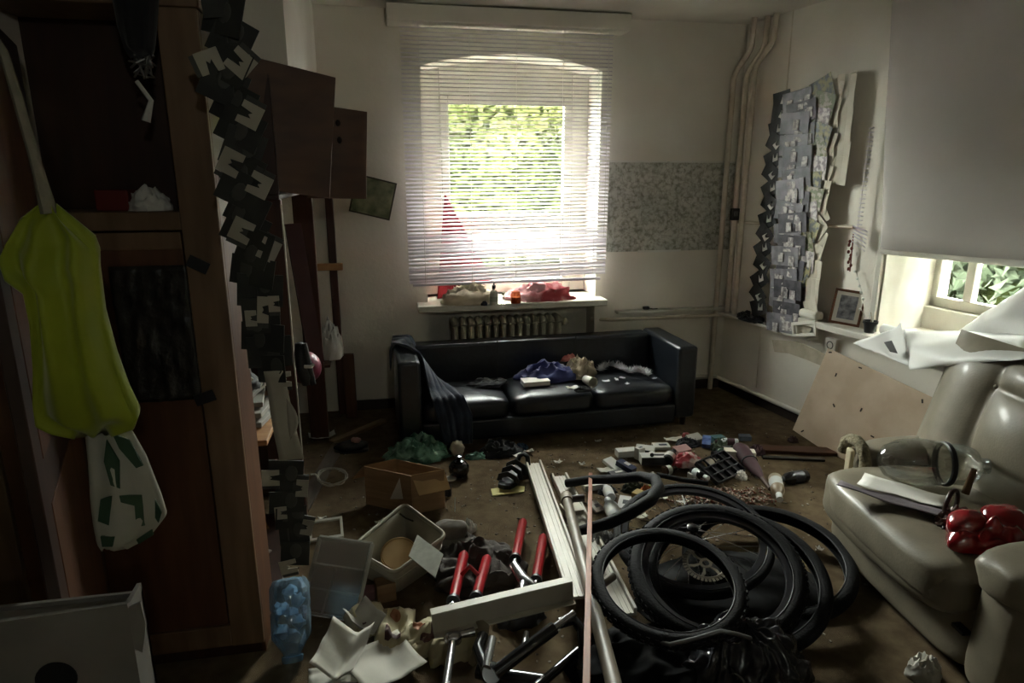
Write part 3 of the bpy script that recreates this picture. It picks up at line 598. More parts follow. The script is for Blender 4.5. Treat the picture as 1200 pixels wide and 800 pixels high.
# ---- lime bag on a pale strap, and the tote bag below it
m_lime = mat('lime_nylon', '99a516', .6, c2='8b9710', sc=6, sheen=.3)
yb = 1.30
lb_ = thing('lime_bag', 'lime yellow fabric bag hanging on a pale strap from the wardrobe door', 'bag', PY(80, 500, yb))
drape([(246, 46, 66), (262, 22, 84), (285, 8, 110), (300, 1, 116), (320, 8, 117), (335, 30, 119), (370, 37, 124), (420, 40, 138), (460, 39, 153), (485, 42, 165), (497, 60, 160), (506, 85, 132)], yb, .045, 'bag_body', m_lime, 64, .6, 5, parent=lb_)
mb = MB(); pts = [PY(58, 250, yb), PY(42, 190, yb), PY(22, 120, yb), PY(4, 60, yb+.01), V((-.69, 1.34, 1.97)), V((-.74, 1.36, 1.93))]
mb.tube(pts, [.020, .013, .012, .011, .011, .010], 8, flat=.6); mb.build('strap', mat('pale_webbing', '8f897b', .8, c2='7d776a', sc=20), lb_, smooth=60)
m_tote = mat('tote_white', 'b9b7ab', .8, c2='adab9d', sc=8)
tt = thing('tote_bag', 'white shopping bag with green printed marks hanging under the lime bag', 'bag', PY(150, 640, yb+.03))
rows = [(498, 98, 150), (540, 103, 172), (580, 105, 188), (605, 108, 196), (625, 112, 180), (642, 118, 150)]
drape(rows, yb+.03, .03, 'bag_body', m_tote, 40, .25, 8, parent=tt)
m_green = mat('green_print', '2f4a33', .8)
def px_poly(mb, pts, y, th=.004): mb.prism([(PY(x, p, y).x, PY(x, p, y).z) for x, p in pts], -y-th/2, -y+th/2, Matrix(((1, 0, 0, 0), (0, 0, -1, 0), (0, 1, 0, 0), (0, 0, 0, 1))))
for pts in ([(132, 508), (152, 515), (168, 545), (160, 548), (140, 525)], [(125, 515), (140, 540), (141, 572), (130, 568), (122, 540)], [(118, 585), (132, 580), (128, 615), (115, 610)], [(140, 580), (166, 580), (170, 615), (160, 617), (158, 592), (142, 588)], [(182, 585), (190, 600), (186, 612), (182, 606)], [(118, 628), (135, 628), (132, 640), (120, 640)], [(160, 632), (178, 620), (180, 626), (163, 637)]):
    mb = MB(); px_poly(mb, pts, yb+.001); mb.build('green_mark', m_green, tt)
# ---- white carton bottom left
c1 = PY(150, 706, 1.20)
M = Matrix.Translation((c1.x, 1.20, 0)); bw = .55; bh = c1.z
m_carton = mat('dull_white_card', '8a857f', .85, c2='7c7772', sc=5)
t = thing('white_carton', 'white carton with a round hole standing at the lower left corner', 'carton', M)
mb = MB(M); poly = [(-bw, 0), (0, 0), (0, bh), (-bw, bh-.02)]
mb.prism(poly, -.004, .004, Matrix(((1, 0, 0, 0), (0, 0, -1, 0), (0, 1, 0, 0), (0, 0, 0, 1)))); mb.build('front_panel', m_carton, t)
for nm, (x0, x1, y0, y1, z0, z1) in dict(side_panel=(-.008, 0, .004, .07, 0, bh-.004), side_panel_=(-bw, -bw+.008, .004, .07, 0, bh-.03), back_panel=(-bw, 0, .062, .07, 0, bh-.02), bottom_panel=(-bw+.01, -.01, .004, .06, .001, .01), top_panel=(-bw+.01, -.01, .006, .06, bh-.034, bh-.028)).items():
    mb = MB(M); wallbox(mb, x0, x1, y0, y1, z0, z1); mb.build(nm.rstrip('_'), m_carton, t)
mb = MB(M @ Matrix.Translation((PY(65, 797, 1.19).x-c1.x, -.0045, PY(65, 797, 1.19).z)) @ Matrix.Rotation(pi/2, 4, 'X')); mb.lathe([(.036, 0), (.036, .003), (.001, .003)], 24); mb.build('hole', mat('hole_black', '050505', .9), t)
mb = MB(M); mb.prism([(0, bh-.01), (.022, bh+.0), (.026, bh-.05), (.012, bh-.11), (0, bh-.1)], -.003, .003, Matrix(((1, 0, 0, 0), (0, 0, -1, 0), (0, 1, 0, 0), (0, 0, 0, 1)))); mb.build('tab', m_carton, t)
# ---- garland of black cards
gy = 1.90
gl = thing('card_garland', 'long garland of black cards with white shapes hanging beside the wardrobe', 'garland', PY(330, 660, gy))
E_ = [(0, 0), (1, 0), (1, .30), (.42, .38), (.58, .5), (.42, .62), (1, .70), (1, 1), (0, 1)]
m_gb = mat('garland_black', '232422', .7, c2='34352f', sc=9); m_gw = mat('garland_white', 'b5b0a2', .75, c2='a8a292', sc=7); m_gs = mat('garland_grey', '44443f', .7)
XZ = Matrix(((1, 0, 0, 0), (0, 0, -1, 0), (0, 1, 0, 0), (0, 0, 0, 1)))
blk = [(255, -8, -.1, .085, .11), (262, 14, .25, .10, .11), (272, 45, .5, .10, .10), (268, 75, .5, .10, .09), (262, 100, .45, .11, .09), (275, 122, .5, .10, .10), (282, 150, .5, .11, .09), (285, 175, .4, .10, .10), (285, 200, .5, .10, .09), (282, 222, .5, .11, .09), (290, 245, .5, .10, .09), (288, 268, .5, .11, .09), (298, 290, .4, .09, .10), (296, 318, .2, .12, .08), (305, 340, .1, .12, .09), (306, 370, .0, .10, .10), (308, 395, .1, .12, .08), (316, 412, .0, .12, .09), (318, 432, .0, .08, .08),
       (335, 552, .15, .10, .07), (342, 568, .2, .09, .07), (336, 588, .1, .10, .07), (341, 606, .1, .09, .07), (345, 625, .0, .09, .08), (346, 648, .1, .085, .08)]
for i, (x, y, r, w_, h_) in enumerate(blk):
    M = Matrix.Translation(PY(x, y, gy+.004*(i % 3))) @ Matrix.Rotation(r, 4, 'Y') @ Matrix.Rotation(rnd.uniform(-.3, .3), 4, 'Z')
    mb = MB(M); mb.box((0, 0, 0), (w_, .004, h_)); o = mb.build('black_card', m_gb, gl)
    for s in (-1, 1):
        mb = MB(M @ Matrix.Translation((rnd.uniform(-.02, .02), s*.0035, rnd.uniform(-.02, .02)))); mb.ball((0, 0, 0), (.018, .0015, .026), 10, 6); mb.build('grey_spot', m_gs, o)
wht = [(245, 72, -.35, .055, .06, 90), (282, 74, .4, .06, .06, 200), (293, 135, .5, .055, .06, 180), (270, 190, .5, .055, .065, 0), (304, 217, .5, .055, .06, 180), (283, 270, .5, .055, .06, 0), (315, 293, .5, .05, .06, 180), (294, 373, .0, .03, .045, 0), (308, 363, .1, .03, .075, 0), (321, 356, .0, .03, .045, 0), (335, 444, .0, .03, .045, 0), (317, 560, .05, .05, .05, 0), (354, 572, .15, .035, .055, 180), (329, 601, .0, .035, .04, 0), (360, 618, .3, .035, .05, 180), (338, 664, -.15, .05, .045, 0), (243, 300, .0, .001, .001, 0)]
for i, (x, y, r, w_, h_, fl) in enumerate(wht[:-1]):
    M = Matrix.Translation(PY(x, y, gy-.006)) @ Matrix.Rotation(r+radians(fl), 4, 'Y')
    mb = MB(M); mb.prism([((a-.5)*w_, (b-.5)*h_) for a, b in E_], -.0015, .0015, XZ); o = mb.build('white_card', m_gw, gl)
    mb = MB(M); mb.box((0, .004, -h_*.62), (w_*.95, .003, .012)); mb.build('grey_edge', m_gs, o)
mb = MB(); a = PY(314, 435, gy-.01); b = PY(332, 540, gy-.01)
mb.grid(5, 14, lambda s, v: V((a.x-.012+.07*s*(.75+.25*v)+(b.x-a.x)*v, gy-.01+.006*sin(v*8), a.z+(b.z-a.z)*v))); mb.build('white_strip', m_gw, gl, smooth=180, solid=.002)
mb = MB(); a = PY(336, 465, gy-.012); mb.grid(4, 8, lambda s, v: V((a.x+.03*s*sin(v*pi), gy-.015-.02*sin(v*pi), a.z-.13*v))); mb.build('torn_flap', m_gw, gl, smooth=180, solid=.002)
mb = MB(); mb.tube([PY(250, -90, gy), PY(255, -10, gy), PY(268, 60, gy+.006), PY(290, 240, gy+.008), PY(308, 400, gy+.008), PY(330, 545, gy+.008), PY(340, 650, gy+.008)], .003, 5); mb.build('thread', m_gs, gl)
# ---- open closet along the left wall
cx = -.42
t = thing('open_closet', 'doorless red brown closet frame along the left wall with open upper doors', 'closet', (-.7, 3.4, 0))
def cpart(name, m, x0, x1, y0, y1, z0, z1, parent=None, bevel=.004): return part(name, m, x0, x1, y0, y1, z0, z1, parent or t, bevel)
cpart('post', m_post, cx-.15, cx, 2.98, 3.02, 0, 1.52); cpart('edge_strip', m_gw, cx-.002, cx+.004, 2.976, 2.986, .35, 1.50)
p3 = PX(374, 300, cx+.02); y3 = 4.02
cpart('post', m_post, PY(347, 300, y3).x, PY(370, 300, y3).x, y3, y3+.05, 0, 1.52)
cpart('post', m_post, PY(385, 300, 4.47).x, PY(394, 300, 4.47).x, 4.47, 4.53, 0, 1.52)
zr3 = PY(385, 314, 4.4).z
cpart('rail', m_pinew, PY(366, 300, 4.2).x, PY(401, 300, 4.44).x, 4.42, 4.46, zr3-.02, zr3+.025)
cpart('low_panel', m_wd, PY(394, 300, 4.43).x, PY(406, 300, 4.43).x+.01, 4.38, 4.42, 0, PY(400, 415, 4.4).z)
cpart('back_panel', m_wd3, -.99, -.975, 2.35, 3.3, 0, 1.52); cpart('back_panel', m_wd3, -.975, -.62, 3.30, 3.315, 0, 1.1)
zsh = PY(285, 477, 2.75).z
cpart('shelf', m_pinew, -.975, cx-.03, 2.36, 2.96, zsh-.022, zsh); cpart('shelf', m_gw, -.975, cx-.05, 2.36, 2.96, 1.36, 1.378); cpart('shelf', m_wd3, -.975, cx-.03, 2.36, 2.96, .06, .08)
cpart('shelf', m_wd3, -.975, cx-.05, 3.03, 4.02, .55, .57); cpart('shelf', m_wd, -.97, -.36, 4.06, 4.44, .46, .48)
# upper cabinet body and open doors
cpart('cabinet_bottom', m_wd3, -.99, cx, 2.95, 4.0, 1.52, 1.54); cpart('cabinet_top', m_wd3, -.99, cx, 2.95, 4.0, 2.0, 2.02)
for y in (2.95, 3.45, 3.98): cpart('cabinet_divider', m_wd3, -.99, cx, y, y+.02, 1.54, 2.0)
def odoor(px, y0, y1, name):
    """open door leaf from four photo corners, hinge side at y0 and free side at y1"""
    P = [PY(*px[0], y0), PY(*px[1], y1), PY(*px[2], y1), PY(*px[3], y0)]
    mb = MB(); n_ = (P[1]-P[0]).cross(P[3]-P[0]).normalized()*.009
    mb.add([p-n_ for p in P]+[p+n_ for p in P], [(3, 2, 1, 0), (4, 5, 6, 7), (0, 1, 5, 4), (1, 2, 6, 5), (2, 3, 7, 6), (3, 0, 4, 7)])
    return mb.build(name, m_wd3d, t, bevel=.002)
m_wd3d = mat('closet_door_veneer', '553820', .5, c2='482d18', sc=3, aniso=(1, 6, 6))
odoor([(262, 214), (386, 233), (393, 91), (282, 63)], 2.93, 3.03, 'upper_door'); odoor([(360, 232), (429, 233), (430, 131), (360, 121)], 3.46, 3.52, 'upper_door')
for px, py in ((396, 144), (398, 164)):
    mb = MB(); mb.ball(PY(px, py, 3.475), (.012, .006, .016), 10, 6); mb.build('hinge_cup', mat('dark_hole', '24160d', .8), t)
# leaning dark red plank inside the closet
mb = MB(); A, B = PY(343, 262, 3.85), PY(372, 440, 3.75); B.z = max(B.z, .58); mb2 = MB(frame_to(B, A)); L_ = (A-B).length; mb2.box((L_/2, 0, 0), (L_, .09, .015), Matrix.Rotation(.5, 4, 'X')); tag(mb2.build('red_plank', mat('dark_red_paint', '3d1416', .5)), 'dark red plank leaning inside the closet', 'plank')
# contents of the closet
m_pap2 = mat('stacked_paper', 'aaa79c', .85, c2='96928a', sc=10)
for i in range(4):
    M = TR((-.62+rnd.uniform(-.02, .02), 2.62+.03*i, zsh+.012+i*.025), rnd.uniform(-.2, .2)); mb = MB(M); mb.box((0, 0, 0), (.28-.02*i, .22, .02)); 
    tag(mb.build('paper_stack', m_pap2, bevel=.003), ['lowest', 'second lowest', 'second highest', 'topmost'][i]+' pale paper bundle in the pile on the closet shelf', 'paper', 'paper bundles on the closet shelf')
M = TR(PY(277, 428, 2.55), .4, .5, .9); mb = MB(M); mb.box((0, 0, 0), (.09, .004, .075)); 
c = PY(277, 428, 2.62); M = Matrix.Translation((c.x-.02, 2.6, zsh+.17)) @ Matrix.Rotation(.75, 4, 'Y') @ Matrix.Rotation(-.3, 4, 'X'); mb = MB(M); mb.box((0, 0, 0), (.13, .02, .10)); tag(mb.build('white_notebook', m_paper, bevel=.002), 'tilted white notebook leaning above the closet paper pile', 'notebook')
mb = MB(); crumple(mb, V((-.66, 2.64, zsh+.112)), .13, .10, .12, 8, .4); tag(mb.build('dark_cloth_heap', m_blkcloth, smooth=60), 'dark cloth heap on the closet shelf behind the garland', 'cloth')
# shoe hanging on the post, pink ball, white bag
m_shoe = mat('black_shoe', '141416', .5)
sh = thing('hanging_shoe', 'black shoe hanging on the closet post', 'shoe', PY(356, 445, 2.93))
c0, c1 = PY(350, 402, 2.94), PY(360, 450, 2.94)
mb = MB(); mb.tube([c0, c0.lerp(c1, .25), c0.lerp(c1, .5)+V((-.008, -.01, 0)), c0.lerp(c1, .8), c1], [.022, .036, .030, .040, .026], 12, flat=.8); mb.build('upper', m_shoe, sh, smooth=180)
mb = MB(); mb.tube([c0+V((.024, -.01, 0)), c0.lerp(c1, .5)+V((.024, -.01, 0)), c1+V((.026, -.01, 0))], [.012, .016, .014], 8); mb.build('sole', m_black, sh, smooth=60)
mb = MB(); mb.tube([c0+V((.02, -.03, -.10)), c0+V((.05, -.035, -.10)), c0+V((.06, -.03, -.09))], .008, 6); mb.build('lace', m_paper, sh)
c = PY(365, 470, 3.4); mb = MB(); mb.ball((c.x-.02, 3.4, .572+.085), .085, 18, 12); tag(mb.build('pink_ball', mat('pink_rubber', '7d3348', .4), smooth=180), 'pink ball on the low closet shelf behind the shoe', 'ball')
mb = MB(); c = PY(392, 430, 4.25); crumple(mb, V((c.x-.02, 4.25, .482)), .08, .10, .21, 6, .35); tag(mb.build('white_bag', mat('pale_bag', 'b9bab4', .6), smooth=60), 'pale crumpled bag on the closet shelf nearest the back wall', 'bag')
# boards and cardboard on the closet floor
m_card = mat('cardboard', '8f7150', .85, c2='806344', sc=4, aniso=(1, 1, 12))
for i, (px, py, w_, l_, rz) in enumerate(((270, 610, .30, .2, .4), (285, 655, .2, .12, 1.0), (262, 560, .3, .16, .1))):
    c = PZ(px, py, .1); M = TR((min(c.x, -.55), min(2.85, max(2.46, c.y)), .085+.012*i), rz, .03); mb = MB(M); mb.box((0, 0, 0), (w_, l_, .008)); tag(mb.build('cardboard_sheet', [m_card, m_pap2, m_card][i], bevel=.002), ['brown cardboard sheet on the closet floor', 'small grey card on the closet floor', 'brown cardboard strip at the back of the closet floor'][i], 'cardboard')
# ================================================================== window sill of the back window
m_redcl = mat('red_cloth', '9c1f2a', .8, c2='7e1420', sc=7)
m_pink = mat('pink_cloth', 'd9a3a8', .8, c2='b84a52', sc=6, lo=.45, hi=.6)
m_cream2 = mat('cream_cloth', 'd9cdb8', .85, c2='c7b9a0', sc=6)
mb = MB(); A, Bq, Cq = PY(521, 226, 4.66), PY(512, 357, 4.66), PY(578, 330, 4.62)
def fnf(s, v):
    l = A.lerp(Bq, v); r = A.lerp(Cq, v); p = l.lerp(r, s*(1-.35*v*0)); return p+V((0, .03*sin(s*9)*v, 0))
mb.grid(16, 18, fnf); tag(mb.build('red_curtain_cloth', m_redcl, smooth=180, solid=.003), 'red cloth hanging behind the blind at the left of the garden window', 'cloth')
mb = MB(); crumple(mb, PZ(551, 356, NZ0)+V((0, .03, 0)), .18, .08, .13, 3, .4, 2.5); tag(mb.build('cream_cloth_heap', m_cream2, smooth=70), 'cream cloth heap on the garden window sill left of the bottle', 'cloth')
mb = MB(); crumple(mb, PZ(636, 353, NZ0)+V((0, .08, 0)), .21, .09, .11, 9, .55, 2.6); tag(mb.build('pink_cloth_heap', m_pink, smooth=70), 'pink and red cloth heap on the garden window sill right of the jar', 'cloth')
M = Matrix.Translation(PZ(579, 357, NZ0)); t = thing('pump_bottle', 'white bottle with black cap on the garden window sill', 'bottle', M)
mb = MB(M); mb.lathe([(.001, 0), (.028, .002), (.030, .01), (.030, .075), (.024, .095), (.012, .105), (.012, .115)], 18); mb.build('body', mat('milky_plastic', 'c9c6b6', .35), t, smooth=45)
mb = MB(M); mb.lathe([(.014, .112), (.014, .135), (.006, .14), (.006, .15), (.001, .15)], 14); mb.build('cap', m_black, t, smooth=40)
mb = MB(M); mb.lathe([(.0305, .025), (.0305, .06)], 18, cap=False); mb.build('label', mat('pale_label', 'a9ab98', .6), t, smooth=60)
M = Matrix.Translation(PZ(605, 356, NZ0)+V((0, .02, 0))); t = thing('glass_jar', 'small orange tinted glass jar on the garden window sill', 'jar', M)
mb = MB(M); mb.lathe([(.001, 0), (.034, .002), (.036, .02), (.036, .06), (.030, .072), (.030, .085)], 18, cap=False); mb.build('glass', clear_mat('orange_glass', 'e0b08a', .15), t, smooth=45)
mb = MB(M); mb.lathe([(.001, .004), (.033, .004), (.033, .045), (.001, .045)], 16, cap=False); mb.build('filling', mat('orange_wax', 'b5673a', .6), t, smooth=45)
mb = MB(); crumple(mb, PZ(567, 357, NZ0)+V((0, -.02, 0)), .022, .018, .028, 2, .3); tag(mb.build('black_stone', m_black, smooth=60), 'small black lump on the sill beside the white bottle', 'stone')
M = Matrix.Translation(PZ(590, 357, NZ0)+V((0, .01, 0))); t = thing('spray_vial', 'small clear vial between white bottle and orange jar', 'vial', M)
mb = MB(M); mb.lathe([(.001, 0), (.014, .001), (.015, .05), (.008, .06), (.008, .07)], 12, cap=False); mb.build('glass', clear_mat('clear_glass', 'dfe4e0', .2), t, smooth=45)
mb = MB(M); mb.lathe([(.009, .065), (.009, .082), (.001, .083)], 10); mb.build('cap', m_pipe, t)
# ================================================================== sofa
m_lea = mat('black_leather', '171a20', .34, c2='1f232a', sc=30, bump=.12, bsc=160, coat=.15)
sx0, sx1, sy0, sy1 = .035, 1.965, 3.775, 4.37
sofa = thing('sofa', 'black leather three seat sofa in front of the radiator', 'sofa', ((sx0+sx1)/2, 4.1, 0))
def rbox(name, m, c, d, parent, p=.28, M=None, nu=28, nv=16, nz=0, seed=0):
    mb = MB(M); mb.ball(c, (d[0]/2, d[1]/2, d[2]/2), nu, nv, nz, 2, seed, p=p); return mb.build(name, m, parent, smooth=180)
def bbox(name, m, x0, x1, y0, y1, z0, z1, parent, bv=.02, M=None, seg=4):
    mb = MB(M); wallbox(mb, x0, x1, y0, y1, z0, z1); return mb.build(name, m, parent, smooth=50, bevel=bv, bseg=seg)
aw = .135
bbox('arm', m_lea, sx0, sx0+aw, sy0, sy1, .04, .555, sofa, .022); bbox('arm', m_lea, sx1-aw, sx1, sy0, sy1, .06, .545, sofa, .022)
bbox('backrest', m_lea, sx0+aw, sx1-aw, sy1-.14, sy1, .06, .535, sofa, .022)
bbox('base', m_lea, sx0+aw, sx1-aw, sy0+.006, sy1-.14, .03, .16, sofa, .015)
cw = (sx1-sx0-2*aw)/3
for i in range(3):
    xc = sx0+aw+cw*(i+.5); mb = MB()
    top_ = .335
    def fn(a, b, xc=xc, i=i):
        th = a*2*pi; ph = -pi/2+b*pi; e = .25
        sg = lambda v, p: abs(v)**p*(1 if v >= 0 else -1)
        x = sg(cos(th), e)*sg(cos(ph), .3); y = sg(sin(th), e)*sg(cos(ph), .3); z = sg(sin(ph), .45)
        dome = .025*(1-x*x)*(1-y*y) if z > 0 else 0
        return V((xc+x*(cw/2-.004), 4.01+y*.232, .215+z*.065+dome+.008*noise.noise(V((x*2+i*5, y*2, z)))))
    mb.grid(48, 20, fn, cu=True); c_ = mb.build('seat_cushion', m_lea, sofa, smooth=180)
for x in (sx0+.06, sx1-.06):
    for y in (sy0+.05, sy1-.06):
        mb = MB(); mb.lathe([(.018, 0), (.026, .065), (.001, .065)], 10, TR((x, y, 0))); mb.build('leg', m_wd3, sofa)
for x in (sx0+aw+cw, sx0+aw+2*cw):
    mb = MB(); mb.box((x, sy1-.142, .42), (.006, .006, .25)); mb.build('seam', m_black, sofa)
# navy blanket over the left arm
m_navy = mat('navy_blanket', '1b2130', .9, c2='263043', sc=14, sheen=.3, bump=.2, bsc=90)
Lp = [(0.012, 4.30, .36), (.010, 4.22, .50), (.03, 4.14, .575), (.11, 4.02, .585), (.19, 3.95, .55), (.225, 3.88, .33), (.235, 3.785, .30), (.26, 3.772, .20), (.30, 3.77, .02)]
Rp = [(.02, 4.375, .36), (.04, 4.37, .572), (.16, 4.33, .578), (.22, 4.22, .45), (.30, 4.10, .335), (.38, 3.95, .325), (.43, 3.80, .31), (.475, 3.772, .20), (.47, 3.765, .02)]
mb = MB()
def fnb(a, b):
    s = b*(len(Lp)-1); i = min(int(s), len(Lp)-2); f = s-i; f = f
    l = V(Lp[i]).lerp(V(Lp[i+1]), f); r = V(Rp[i]).lerp(V(Rp[i+1]), f); p = l.lerp(r, a)
    w = .016*noise.noise(V((a*6, b*2, 3)))+.010*sin(a*14+b*3)
    return p+V((0, -abs(w)*.6 if b > .7 else 0, abs(w)*.9 if b < .75 else 0))
mb.grid(26, 40, fnb); tag(mb.build('navy_blanket', m_navy, smooth=180, solid=.008), 'dark navy blanket draped over the left sofa arm down to the floor', 'blanket')
for _o in (sofa, bpy.data.objects['navy_blanket']):
    _p = V((1.0, 4.08, 0)); _R = Matrix.Translation(_p) @ Matrix.Rotation(radians(1.8), 4, 'Z') @ Matrix.Translation(-_p); _o.matrix_world = _R @ ROOT[_o.name]
ST = .300
mb = MB(); c = PZ(572, 450, ST); crumple(mb, c, .12, .07, .035, 7, .5, 2, base=0); tag(mb.build('black_jacket', m_blkcloth, smooth=60), 'flat black jacket lying on the left sofa cushion', 'jacket')
m_blue = mat('blue_jersey', '1d2457', .8, c2='2f3a78', sc=6, sheen=.3)
mb = MB(); c = PZ(644, 446, ST)+V((0, .05, 0)); crumple(mb, c, .19, .10, .10, 4, .45, 2.6); tag(mb.build('blue_shirt', m_blue, smooth=60), 'crumpled dark blue shirt on the middle sofa cushion', 'shirt')
M = TR(PZ(628, 452, ST)+V((0, .02, .008)), .05); t = thing('white_book', 'thick white book lying under the blue shirt on the sofa', 'book', M)
mb = MB(M); mb.box((0, 0, .014), (.17, .10, .024)); mb.build('pages', m_paper, t)
for z_ in (.001, .028):
    mb = MB(M); mb.box((0, 0, z_), (.175, .105, .003)); mb.build('cover', m_white, t)
mb = MB(); c = PZ(683, 444, ST)+V((0, .07, 0)); crumple(mb, c, .10, .085, .12, 12, .45, 2.6)
tag(mb.build('white_gloves', mat('cream_glove', 'bfb39c', .8, c2='8f8470', sc=10), smooth=60), 'cream and beige work gloves heap on the sofa beside the blue shirt', 'gloves')
mb = MB(); c = PZ(668, 436, ST)+V((0, .08, .07)); crumple(mb, c, .07, .05, .06, 15, .4); tag(mb.build('red_scarf', mat('coral_red', 'b5404a', .8, c2='c9867c', sc=8), smooth=60), 'coral red cloth tucked between blue shirt and gloves', 'cloth')
M = TR(PZ(688, 452, ST)+V((0.01, .0, .035)), .3, 0, 0); t = thing('white_cup', 'white paper cup lying on the sofa in front of the gloves', 'cup', M)
mb = MB(M @ Matrix.Rotation(pi/2, 4, 'X')); mb.lathe([(.001, -.04), (.026, -.04), (.033, .045), (.030, .045), (.024, -.035), (.001, -.035)], 18, cap=False); mb.build('cup_wall', m_white, t, smooth=45)
mb = MB(M @ Matrix.Rotation(pi/2, 4, 'X')); mb.lathe([(.031, .043), (.036, .045), (.036, .049), (.031, .05)], 18, cap=False); mb.build('rim', m_white, t, smooth=45)
mb = MB(); c = PZ(676, 458, ST)+V((.05, .0, 0)); crumple(mb, c, .06, .03, .025, 5, .4); tag(mb.build('black_glove', m_blkcloth, smooth=60), 'small black glove at the gap between the sofa cushions', 'glove')
mb = MB(); c = PZ(672, 458, ST)+V((0, .01, .001)); 
M = TR(c+V((0, 0, .004)), .3); mb = MB(M); mb.grid(6, 6, sheet_fn(.08, .05, .01, 0, 3)); tag(mb.build('paper_scrap', m_paper, solid=.001), 'white paper scrap beside the black glove on the sofa', 'paper')
# tinsel garland
m_tins = mat('silver_tinsel', 'd5d7dc', .35, m=.2, c2='f0f0f2', sc=40)
tn = thing('tinsel_garland', 'silver tinsel garland lying on the right sofa cushion', 'tinsel', PZ(735, 440, ST))
path = [PZ(x, y-4, ST+.02) for x, y in ((703, 438), (712, 430), (724, 434), (737, 440), (750, 438), (760, 444))]
mb = MB(); mb.tube(path, .006, 6); mb.build('core', m_tins, tn)
rr = random.Random(2); mb = MB()
for i in range(1300):
    s = rr.random()*(len(path)-1.001); k = int(s); p = path[k].lerp(path[k+1], s-k); d = V((rr.gauss(0, 1), rr.gauss(0, 1), abs(rr.gauss(0, 1)))).normalized(); e = d.cross(V((rr.random(), rr.random(), rr.random()))).normalized()*.0045; L_ = rr.uniform(.025, .055)
    mb.add([p-e, p+e, p+d*L_], [(0, 1, 2)])
tag(mb.build('foil_strands', m_tins, tn), kind='stuff')
for i, (x, y, lab) in enumerate(((710, 449, 'leftmost loose tinsel scrap on the right sofa cushion'), (722, 447, 'loose tinsel scrap in front of the middle of the tinsel garland'), (729, 445, 'tinsel scrap touching the tinsel garland from the front'), (767, 446, 'tinsel scrap beside the right sofa arm'), (735, 452, 'tinsel scrap nearest the front edge of the right cushion'))):
    M = TR(PZ(x, y, ST)+V((0, 0, .004)), i*1.3, .1); mb = MB(M); mb.grid(4, 4, sheet_fn(.05-.006*i, .025, .006, 0, i)); tag(mb.build('tinsel_scrap', m_tins, solid=.001), lab, 'scrap', 'tinsel scraps')
# added dark heap standing in for the shade behind the armchair
mb = MB(); crumple(mb, RW(2.13, 0, .15), .10, .20, .60, 33, .25, 1.8); tag(mb.build('gap_shade_heap', mat('gap_shade_brown', '2a241f', .95, c2='352d26', sc=8), smooth=60), 'dark heap added for the shade between plywood board and armchair back', 'fabric')
# ================================================================== armchair
m_bei = mat('beige_leather', '7c7463', .5, c2='6f6757', sc=10, bump=.08, bsc=120, coat=.1)
AM = TR((1.90, 1.95, 0), radians(-6.9))
ch = thing('armchair', 'beige leather recliner armchair with tufted back beside the window', 'armchair', AM)
def soft(name, c, d, p=.35, nz=.04, seed=0, parent=None, m=None, M=None, nu=40, nv=22):
    mb = MB(AM @ M if M is not None else AM); mb.ball(c, (d[0]/2, d[1]/2, d[2]/2), nu, nv, nz, 1.8, seed, p=p); return mb.build(name, m or m_bei, parent or ch, smooth=180)
soft('base', (.40, -.08, .15), (.80, .84, .24), .25, .02, 1)
soft('front_panel', (.03, -.06, .17), (.22, .84, .27), .35, .03, 2)
soft('seat_cushion', (.17, -.055, .335), (.70, .80, .19), .38, .05, 3)
soft('footrest_pad', (-.02, -.055, .31), (.30, .80, .22), .5, .05, 4)
# near arm and far arm
soft('arm', (.34, -.555, .24), (.86, .20, .46), .35, .04, 5); soft('arm_pad', (.30, -.545, .44), (.80, .24, .17), .5, .05, 6)
soft('arm', (.42, .42, .20), (.70, .17, .36), .35, .03, 7); far = soft('arm_pad', (.42, .42, .395), (.72, .19, .17), .6, .03, 8)
# torn far arm front: fuzzy ring of padding and bare board
mb = MB(AM); fz = [(.055, .42+.085*cos(a), .40+.085*sin(a)) for a in [2*pi*k/20 for k in range(15)]]
mb.tube(fz, [.026+.008*noise.noise(V((k*1.7, 0, 0))) for k in range(15)], 8); mb.build('torn_padding', mat('dirty_padding', '8f866e', .98, c2='6b634e', sc=40, bump=1, bsc=80), far, smooth=90)
mb = MB(AM); mb.box((.035, .42, .385), (.02, .045, .13)); mb.build('bare_board', mat('bare_wood', 'b9ad90', .7), far, bevel=.015, smooth=50, bseg=3)
# backrest with tufts
def fnbk(a, b):
    y = -.52+1.06*a; z = .34+.62*b; e = (1-abs(2*a-1)**5)*(1-abs(2*b-1)**5)
    tu = abs(sin(pi*(a*3)))**.5*(1 if a > 2/3 and b > .12 else abs(sin(pi*(b*2.2+.35)))**.5)
    return V((.39+.14*b-.11*e*(.45+.55*tu), y*(1-.05*b), z))
mb = MB(AM); mb.grid(72, 56, fnbk); mb.grid(12, 10, lambda a, b: V((.66+.12*b+.02*sin(a*pi), -.50+1.0*a, .30+.67*b)))
n0 = 72; v0 = 0
mb.build('tufted_back', m_bei, ch, smooth=180)
soft('back_shell', (.57, 0, .60), (.28, 1.04, .74), .3, .02, 9, M=Matrix.Rotation(radians(9), 4, 'Y') @ Matrix.Translation((-.09, 0, .06)))
for (a, b) in ((1/3, .30), (2/3, .10), (1/3, .75), (2/3, .75), (.02, .5)):
    p = AM @ fnbk(a, b); mb = MB(); mb.ball(p, .012, 10, 6); mb.build('button', m_bei, ch, smooth=180)
mb = MB(AM); mb.box((-.085, -.455, .21), (.03, .05, .012)); mb.build('lever_slot', m_black, ch)
